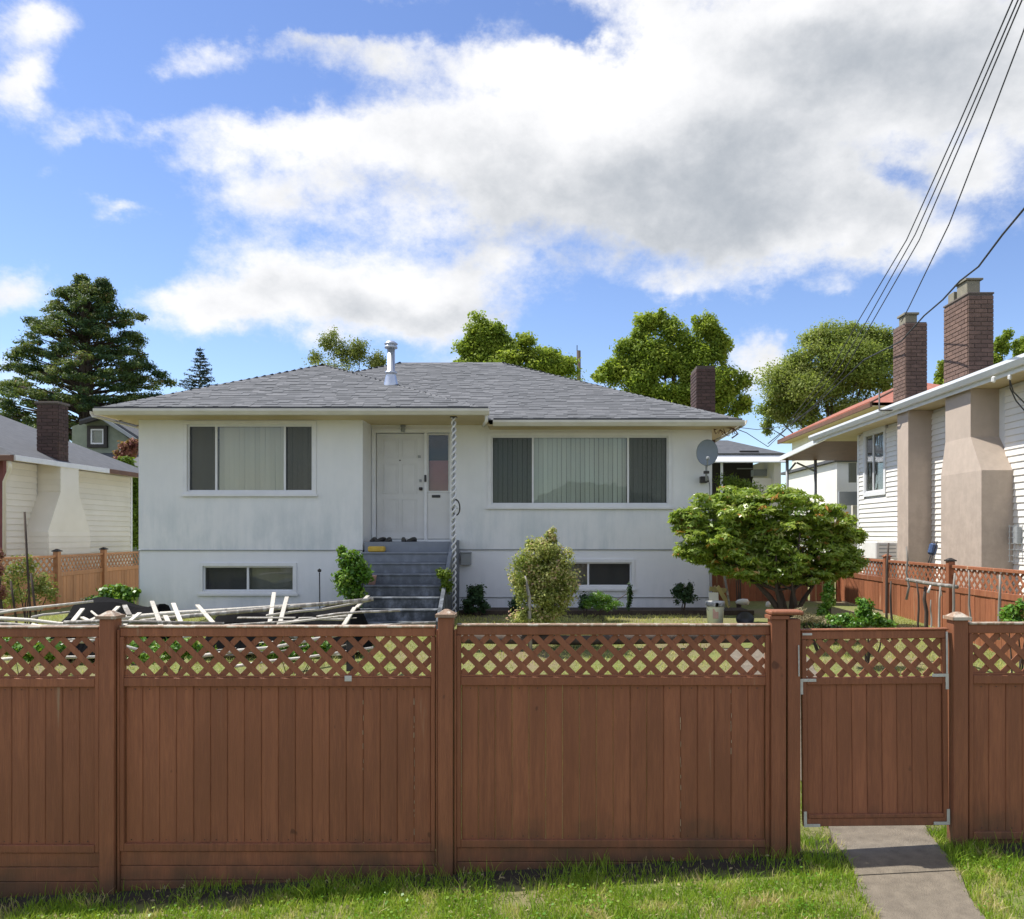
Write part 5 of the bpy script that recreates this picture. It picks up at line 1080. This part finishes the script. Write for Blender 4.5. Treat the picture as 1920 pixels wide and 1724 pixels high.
# low leafy beds seen through the lattice at left
for lbx, (px, d_, w_) in enumerate(((60, 8.2, 60), (300, 9.0, 90), (560, 9.8, 60))):
    bush('leafy_plant', ['yellow green vegetable plants behind the left end of the fence', 'low leafy vegetables behind the second fence panel, left half', 'low leafy vegetables behind the second fence panel, right half'][lbx], d_, px, [(px - w_ * .6, 1215 + lbx * 4, w_ * .5, 16), (px, 1225, w_ * .6, 14), (px + w_ * .6, 1215, w_ * .5, 16)], 10, 2000, .06, 'bright', gz=GZ(WX(px, d_), d_), stem_r=.008)

# ------------------------------------------------------------------ garden clutter
WP = []
def pole(a, b, r, mat='pale_wood', label=None, group='poles and laths of the wood heap', name='wood_pole', flat=False):
    a, b = Vector(a), Vector(b)
    if flat:
        L = (b - a).length; o = link(name, box_mesh((round(L, 2), r * 2.6, r), mat, .003), (a + b) / 2); o.rotation_euler = (b - a).to_track_quat('X', 'Z').to_euler()
    else:
        mid = a.lerp(b, .5) + Vector((random.uniform(-.03, .03), random.uniform(-.03, .03), random.uniform(-.03, .02))); o = tube(name, [a, a.lerp(mid, .5) + Vector((0, 0, .01)), mid, b], [r, r * .95, r * .9, r * .8], mat, None, 7, (a + b) / 2)
    return tag(o, label, 'pole', group)
heap = [((225, 1170, 9.6), (700, 1124, 10.6), .030, 'long pale pole of the heap running below the laurel'), ((225, 1160, 10.0), (620, 1132, 11.2), .034, 'thick pale pole lying along the top of the wood heap'),
 ((500, 1155, 9.8), (695, 1126, 11.0), .018, 'thin pale stick at the right end of the wood heap'), ((120, 1168, 9.2), (420, 1170, 9.4), .024, 'pale pole lying just above the fence rail'),
 ((0, 1160, 9.3), (230, 1172, 9.3), .024, 'pale pole at the left part of the heap'), ((0, 1150, 10.2), (175, 1128, 10.6), .02, 'pale stick at far left pointing up right'),
 ((-60, 1145, 10.5), (80, 1142, 10.8), .022, 'grey stick at the extreme left'), ((560, 1160, 9.7), (650, 1163, 10.0), .015, 'short stick right of the tall lath'),
 ((60, 1158, 10), (130, 1148, 10.6), .018, 'short pale stick in the left part of the heap'), ((-40, 1170, 9.0), (180, 1174, 9.1), .025, 'lowest pale pole at the far left'),
 ((300, 1150, 11.2), (560, 1140, 11.4), .02, 'grey pole behind the slats of the heap'), ((60, 1172, 8.8), (300, 1230, 8.4), .02, 'pole sloping down behind the lattice at left'),
 ((380, 1230, 8.6), (640, 1190, 9.0), .022, 'pole seen through the lattice of the second panel'), ((440, 1250, 8.4), (700, 1215, 8.8), .018, 'lower pole seen through the lattice of the second panel'),
 ((0, 1215, 8.6), (200, 1200, 8.8), .02, 'upper pole seen through the left lattice'), ((-30, 1240, 8.4), (210, 1232, 8.5), .02, 'lower pole seen through the left lattice')]
for a, b, r, lb_ in heap: pole(W(*a), W(*b), r, random.choice(['pale_wood', 'pale_wood', 'grey_wood']), lb_)
lath = [((285, 1128, 10.2), (305, 1182, 9.2), 'steep white lath, first right of the left post'), ((325, 1132, 10.2), (345, 1182, 9.3), 'wide white lath standing second right of the left post'), ((370, 1135, 10.3), (410, 1180, 9.3), 'white lath leaning left, third right of the left post'),
 ((262, 1150, 9.8), (225, 1180, 9.2), 'short white lath leaning right beside the left post'), ((538, 1120, 10.4), (522, 1180, 9.4), 'tall upright white lath near the steps'), ((514, 1112, 10.6), (506, 1168, 9.8), 'thin pinkish lath left of the tall upright one'),
 ((155, 1142, 10.2), (128, 1176, 9.3), 'pale lath crossing the poles at left'), ((188, 1155, 9.8), (140, 1178, 9.2), 'second pale lath crossing the poles at left'), ((222, 1138, 10.4), (205, 1155, 10), 'stub of lath behind the left post cap'),
 ((665, 1140, 10.4), (640, 1180, 9.4), 'crossed lath at the right end of the heap'), ((690, 1118, 10.8), (668, 1140, 10.4), 'stick tip at the right end of the heap'), ((310, 1155, 9.7), (322, 1180, 9.2), 'short white lath between the two steep ones')]
for i in range(26):
    px, py, d_ = random.uniform(-20, 690), random.uniform(1150, 1235), random.uniform(8.6, 10.4); l_ = random.uniform(.3, 1.1); an = random.choice([random.gauss(.1, .25), random.uniform(0, 3.1)]); a = W(px, py, d_); a.z = max(a.z, GZ(a.x, d_) + .04)
    pole(a, a + Vector((math.cos(an) * l_, math.sin(an) * l_ * .6, random.uniform(-.02, .12))), random.choice([.012, .016, .02]), random.choice(['pale_wood', 'grey_wood']), 'loose stick lying low in the wood heap behind the lattice', 'loose sticks low in the wood heap', flat=i % 2 == 0)
for a, b, lb_ in lath: pole(W(*a), W(*b), .020, 'pale_wood', lb_, name='wood_lath', flat=True)
def tarp(x0, x1, y0, y1, z0, z1, label, seed):
    n, m = 22, 8; vs_ = []; fs_ = []
    for i in range(n + 1):
        for j in range(m + 1):
            x, y = lerp(x0, x1, i / n), lerp(y0, y1, j / m); e = min(i, n - i) / 2.0; e2 = min(j, m - j) / 1.5; k = min(1, e) * min(1, e2)
            vs_.append((x + .05 * mnoise.noise(Vector((x * 2, y * 2, seed))), y, z0 + (z1 - z0) * k * (.78 + .35 * mnoise.noise(Vector((x * 1.7, y * 2.5, seed))))))
    fs_ = [(i * (m + 1) + j, (i + 1) * (m + 1) + j, (i + 1) * (m + 1) + j + 1, i * (m + 1) + j + 1) for i in range(n) for j in range(m)]
    tag(mesh_obj('tarpaulin', vs_, fs_, 'tarp', None, ((x0 + x1) / 2, (y0 + y1) / 2, z0)), label, 'tarpaulin')
tarp(WX(90, 11.3), WX(290, 11.3), 11.0, 12.4, .8, WZ(1128, 11.3), 'black tarpaulin heaped behind the poles at left', 1)
tarp(WX(380, 11.6), WX(690, 11.6), 11.2, 12.5, .85, WZ(1130, 11.6), 'black tarpaulin heaped behind the poles near the steps', 5)
tag(tube('garden_log', [(-1.55, 11.5, 1.0), (.4, 11.55, .97), (3.1, 11.45, 1.02)], .07, 'bark', None, 8, (0, 11.5, 1)), 'dark timber edging lying across the lawn behind the fence', 'edging')
be = thing('raised_bed', (.5, 14.6, 1.03), 'dark soil bed with a timber edge along the basement wall', 'garden bed')
bxx('bed_edge', -1.7, 3.6, 14.35, 14.42, .95, 1.13, 'bark', be); bxx('bed_soil', -1.7, 3.6, 14.42, 15.29, .95, 1.10, 'soil', be)
bk = thing('bucket', (WX(1341, 13.2), 13.2, GZ(2, 13.2)), 'white plastic bucket on the lawn below the rhododendron', 'bucket')
bxz = (WX(1341, 13.2), 13.2, GZ(2, 13.2)); mb = MB(); mb.lathe(bxz, [(0, .0), (.125, .0), (.15, .36), (.157, .37), (.157, .30), (.157, .38), (.143, .38), (.12, .03), (0, .03)], 22); mb.make('pail', 'plastic_w', bk, bxz, True)
tube('bucket_handle', [Vector(bxz) + Vector((.158 * math.cos(a), .05 * math.sin(a) - .155 * abs(math.sin(a)), .33 - .16 * abs(math.sin(a)))) for a in [math.pi * k / 10 for k in range(11)]], .004, 'lead', bk, 5)
box('bucket_label', (.09, .004, .16), Vector(bxz) + Vector((-.02, -.139, .19)), 'pink', bk, (R(-4), 0, 0), .001)
mb = MB(); b0 = (WX(1397, 12.9), 12.9, GZ(3, 12.9) + .12); mb.lathe(b0, [(0, -.11), (.10, -.09), (.14, 0), (.145, .02), (.13, .015), (.09, -.07), (0, -.09)], 18); bb = mb.make('bowl', 'black', None, b0, True); bb.rotation_euler = (R(50), 0, R(-15)); tag(bb, 'round black bowl tipped on the lawn beside the bucket', 'bowl')
fc = thing('folding_frame', (WX(1350, 14.1), 14.1, 1.05), 'yellowed boards and folded frame leaning at the bungalow corner', 'leaning boards')
for a, b in (((1332, 1136), (1342, 1100)), ((1345, 1100), (1368, 1138)), ((1330, 1104), (1362, 1108))):
    P, Q = W(*a, 14.1), W(*b, 14.25); o = link('board', box_mesh((round((Q - P).length, 2), .08, .02), 'rust_board', .003), (P + Q) / 2, fc); o.rotation_euler = (Q - P).to_track_quat('X', 'Y').to_euler()
box('white_panel', (.17, .02, .2), W(1338, 1122, 14.05), 'plastic_w', fc, (R(-12), 0, 0))
tag(tube('leaning_pole', [W(1368, 1136, 14), W(1352, 1042, 14.9)], .022, 'grey_wood', None, 7, W(1368, 1136, 14)), 'thin grey pole leaning on the bungalow corner', 'pole')
for px, py, w_, lb_ in ((1392, 1126, .26, 'pale bag lying under the rhododendron'), (1440, 1131, .10, 'small white scrap under the rhododendron')):
    mb = MB(); c0 = W(px, py + 3, 14.6)
    mb.lathe((0, 0, 0), [(0, -.05), (w_ * .42, -.045), (w_ * .5, .0), (w_ * .36, .045), (0, .06)], 12); mb.v = [(c0.x + x, c0.y + y * .5, c0.z + z * (1 + .25 * math.sin(9 * x))) for x, y, z in mb.v]
    tag(mb.make('bag', 'plastic_w', None, tuple(c0), True), lb_, 'bag')
# on the steps
c0 = Vector((WX(706, 14.35), 14.37, 2.18)); ym_ = tag(box('tray', (.30, .14, .10), c0 + Vector((0, 0, .052)), 'yellow', None, None, .02), 'yellow plastic tray on the top step', 'tray')
for i, (px, lb_) in enumerate(((700, 'leftmost dark shoe on the porch landing'), (712, 'second dark shoe on the porch landing'), (726, 'third dark shoe on the porch landing'), (754, 'dark shoe at the middle of the porch landing'), (768, 'rightmost dark shoe on the porch landing'))):
    mb = MB(); c0 = Vector((WX(px, 14.7), 14.7, 2.362)); L = .24
    prof = [(-.5, .035, .075), (-.3, .04, .085), (-.05, .038, .075), (.2, .045, .05), (.42, .035, .035), (.5, .012, .02)]
    for s, w_, h_ in prof:
        for q in ((-1, 0), (1, 0), (1, .6), (.5, 1), (-.5, 1), (-1, .6)): mb.v.append((c0.x + q[0] * w_ + (.01 * i), c0.y - s * L, c0.z + q[1] * h_))
    for k in range(5):
        for j in range(6): a = k * 6 + j; c = k * 6 + (j + 1) % 6; mb.f.append((a, c, c + 6, a + 6))
    mb.f += [tuple(range(6)), tuple(range(30, 36))]; o = mb.make('shoe', 'black', None, tuple(c0), True); o.rotation_euler = (0, 0, R(random.uniform(-40, 60))); tag(o, lb_, 'shoe', 'shoes left on the porch landing')
mb = MB(); c0 = (WX(697, 13.6), 13.6, 1.64); mb.lathe(c0, [(0, .0), (.06, 0), (.085, .15), (.095, .16), (.08, .16), (.055, .02), (0, .02)], 16); tag(mb.make('flower_pot', 'pink', None, c0, True), 'small pinkish pot on the steps beside the laurel', 'pot')
st_ = thing('garden_stake', (WX(600, 13.6), 13.6, 1.03), 'thin dark garden light stake before the left basement wall', 'stake')
tube('stake_rod', [(WX(600, 13.6), 13.6, 1.0), (WX(599, 13.6), 13.6, WZ(1074, 13.6))], .010, 'iron', st_, 6); mb = MB(); mb.lathe((WX(599, 13.6), 13.6, WZ(1070, 13.6)), [(0, -.035), (.03, -.02), (.035, .01), (0, .035)], 10); mb.make('stake_head', 'iron', st_, (WX(599, 13.6), 13.6, 1.8), True)
# bean stakes by the red fence
stk = [(1664, 1018, 1175, 10.8, .020, 'tall dark stake nearest the bungalow along the red fence'), (1672, 1090, 1175, 10.6, .018, 'dark stake just right of the tallest one'), (1702, 1025, 1100, 11.2, .018, 'short dark stake tied to the crossbar'),
       (1722, 1090, 1172, 10.2, .016, 'light stake under the crossbar, left one'), (1745, 1125, 1172, 10.0, .012, 'short pale twig under the crossbar'), (1762, 1100, 1172, 10.1, .018, 'pale branch stake under the crossbar'), (1788, 1075, 1165, 9.4, .018, 'stake behind the right gatepost'),
       (1818, 1070, 1175, 9.8, .015, 'thin stake right of the gatepost'), (1874, 1078, 1175, 9.4, .020, 'grey branch stake near the right edge'), (1736, 1100, 1170, 10.5, .03, 'thick dark stump stake under the crossbar')]
for px, a, b_, d_, r_, lb_ in stk:
    P = [W(px + random.uniform(-2, 2), lerp(b_ + 25, a, k / 4), d_) + Vector((random.uniform(-.012, .012), 0, 0)) for k in range(5)]
    tag(tube('garden_stake', P, [r_, r_ * .9, r_ * .85, r_ * .75, r_ * .6], random.choice(['bark', 'grey_wood', 'grey_wood']), None, 7, P[0]), lb_, 'stake', 'bean stakes by the red fence')
tag(tube('trellis_bar', [W(1700, 1087, 10.8), W(1745, 1095, 10.3), W(1795, 1101, 9.9)], .026, 'grey_wood', None, 7, W(1700, 1087, 10.8)), 'weathered crossbar tied to stakes before the red fence', 'pole')
for k, (a, b) in enumerate((((1745, 1098), (1740, 1112)), ((1762, 1099), (1764, 1118)))): tag(tube('hanging_rag', [W(*a, 10.2), W(*b, 10.2)], [.012, .018], 'plastic_w', None, 6, W(*a, 10.2)), ['white rag on the left of the crossbar', 'white rag on the right of the crossbar'][k], 'rag')
for k, (px, d_) in enumerate(((46, 11.5), (58, 10.8), (20, 11.8))): tag(tube('garden_stake', [W(px + 12, 1175, d_), W(px, [960, 1075, 1090][k], d_)], .016, 'bark', None, 6, W(px + 12, 1175, d_)), ['tall stake leaning before the cream siding at left', 'short grey stake at far left behind the fence', 'short stake at the extreme left'][k], 'stake', 'stakes in the left garden')
# odds beside the right neighbour
ac = thing('outdoor_unit', (7.2, 18.6, 2.0), 'small white box shaped appliance at the foot of the sided wall', 'appliance')
c0 = W(1650, 1032, 17.5); box('cabinet', (.5, .8, .38), c0, 'plastic_w', ac, bev=.02)
for k in range(4): box('louvre', (.36, .01, .02), c0 + Vector((0, -.405, -.12 + .08 * k)), 'lead', ac, bev=.002)
box('stand', (.4, .7, .9), c0 + Vector((0, 0, -.66)), 'lead', ac)
bc = thing('blue_cart', (WX(1748, 13.9), 15.0, 1.2), 'small blue folded cart between the two tan chimney breasts', 'cart')
c0 = W(1749, 1030, 15.2); box('cart_bag', (.14, .12, .22), c0, 'blue', bc, (0, R(14), 0), .03); tube('cart_frame', [c0 + Vector((.06, -.05, .15)), c0 + Vector((-.08, -.05, -.3)), c0 + Vector((-.14, -.05, -.9))], .014, 'iron', bc); tube('cart_frame', [c0 + Vector((.08, .08, .15)), c0 + Vector((-.06, .08, -.3)), c0 + Vector((-.12, .08, -.9))], .014, 'iron', bc)
wr = thing('wire_rack', (6.9, 12.6, 1.1), 'pale wire mesh rack leaning by the right edge of the photo', 'rack')
mb = MB()
for k in range(6): mb.tube([W(1893 + k * 8, 985, 12.6), W(1893 + k * 8, 1055, 12.6)], .005, 5)
for k in range(7): mb.tube([W(1890, 987 + k * 11, 12.6), W(1940, 987 + k * 11, 12.6)], .005, 5)
mb.make('mesh_panel', 'lead', wr, (7, 12.6, 1.1))

# ------------------------------------------------------------------ grass
def blades(name, pts, h, w, mat, label, rndf):
    n = len(pts); a = rng.uniform(0, 6.283, n); hh = h * rng.uniform(.5, 1.4, n); ww = w * rng.uniform(.7, 1.3, n)
    dx, dy = np.cos(a) * ww, np.sin(a) * ww; lean = rng.normal(0, .42, (n, 2)) * hh[:, None]
    V_ = np.zeros((n, 5, 3)); V_[:, 0] = pts + np.stack([-dx, -dy, 0 * dx], 1); V_[:, 1] = pts + np.stack([dx, dy, 0 * dx], 1)
    m_ = pts + np.stack([lean[:, 0] * .35, lean[:, 1] * .35, hh * .55], 1); V_[:, 2] = m_ + np.stack([dx, dy, 0 * dx], 1) * .8; V_[:, 3] = m_ - np.stack([dx, dy, 0 * dx], 1) * .8
    V_[:, 4] = pts + np.stack([lean[:, 0], lean[:, 1], hh], 1)
    b = np.arange(n)[:, None] * 5; loops = np.concatenate([b + np.array([[0, 1, 2, 3]]), b + np.array([[3, 2, 4]])], 1).ravel()
    me = bpy.data.meshes.new(name); me.vertices.add(5 * n); me.vertices.foreach_set('co', V_.ravel().astype(np.float32)); me.loops.add(7 * n); me.loops.foreach_set('vertex_index', loops.astype(np.int32))
    me.polygons.add(2 * n); ls = (np.arange(n)[:, None] * 7 + np.array([[0, 4]])).ravel(); me.polygons.foreach_set('loop_start', ls.astype(np.int32))
    at = me.attributes.new('rnd', 'FLOAT', 'POINT'); at.data.foreach_set('value', np.repeat(np.clip(rndf, 0, 1), 5).astype(np.float32)); me.materials.append(LM[mat]); me.update(); me.validate()
    return tag(link(name, me, (0, 0, 0)), label, 'grass', kind='stuff')
def gz_np(x, y):
    f = .13 + .054 * np.clip(x, -5, 5); t_ = np.clip((y - 6) / 6.8, 0, 1); return np.where(y < 6, f - np.maximum(0, 5.6 - y) * .02, f + (1.0 - f) * t_ + np.where(y > 12.8, np.minimum(.05, (y - 12.8) * .03), 0))
def on_path(x, y, m=.0): cx = 2.40 + (y - 5.7) * np.where(y < 5.7, .19, .10); return np.abs(x - cx) < .31 + .035 * (y - 4.6) - m
def patchy(x, y, s, k=0.0): return np.array([mnoise.noise(Vector((a * s, b * s, k))) for a, b in zip(x, y)])
def scatter(n, x0, x1, y0, y1, m=.015, thin=None):
    x = rng.uniform(x0, x1, n); y = rng.uniform(y0, y1, n); k = ~on_path(x, y, m); x, y = x[k], y[k]; q = patchy(x, y, 2.3)
    if thin is not None: kk = rng.uniform(-.35, .75, len(x)) < q + thin; x, y, q = x[kk], y[kk], q[kk]
    return np.stack([x, y, gz_np(x, y) - .005], 1), q
p, q = scatter(115000, -4.6, 4.6, 4.3, 5.95, .02, .55)
k_ = (p[:, 1] < 5.44 + .10 * np.sin(p[:, 0] * 3.1) + rng.normal(0, .05, len(p))) | (rng.uniform(0, 1, len(p)) < .12) | (np.abs(p[:, 0] - 2.4) < .65); p = p[k_]; q = q[k_]
q2 = patchy(p[:, 0], p[:, 1], 5.5, 3.0)
p[:, 2] += 0
blades('grass', p, .055, .003, 'grass', 'green verge grass with dry patches in front of the brown fence', .45 + q2 * 1.0 + rng.normal(0, .22, len(p)))
p, q = scatter(6500, -4.6, 4.6, 5.33, 5.68, .02, -.12)
blades('tall_grass', p, .11, .0024, 'grass', 'taller uncut grass along the foot of the brown fence', .35 + rng.normal(0, .2, len(p)))
p, q = scatter(26000, .8, 4.0, 5.9, 8.6, .02, .45)
blades('grass', p, .05, .003, 'grass', 'green grass just inside the gate', .5 + rng.normal(0, .25, len(p)))
p, q = scatter(90000, -9.5, 6.1, 6.2, 14.3, .02, .5)
blades('lawn_grass', p, .045, .0045, 'lawn', 'sunlit yellowish lawn behind the brown fence', .42 + q * .5 + rng.normal(0, .2, len(p)))
# clover and broadleaf weeds in patches
p, q = scatter(16000, -4.5, 4.5, 4.4, 5.5, .0, -.15); p[:, 2] += rng.uniform(.015, .06, len(p))
o = leaf_mesh('clover', p, np.tile([0, 0, 1.0], (len(p), 1)), .022, rng.uniform(.1, 1, len(p)), 'bright', None, None, .8, .35); tag(o, 'low clover and weeds mixed into the verge grass', 'weeds', kind='stuff')
# dry leaves and bits on the verge
p, q = scatter(900, -4, 4, 4.4, 5.7, -.1); p[:, 2] += .03
o = leaf_mesh('leaf_litter', p, np.tile([0, 0, 1.0], (len(p), 1)), .03, rng.uniform(0, 1, len(p)), 'dry', None, None, .5); tag(o, 'dry leaf scraps strewn over the verge', 'leaf litter', kind='stuff')
print('objects', len(bpy.data.objects))
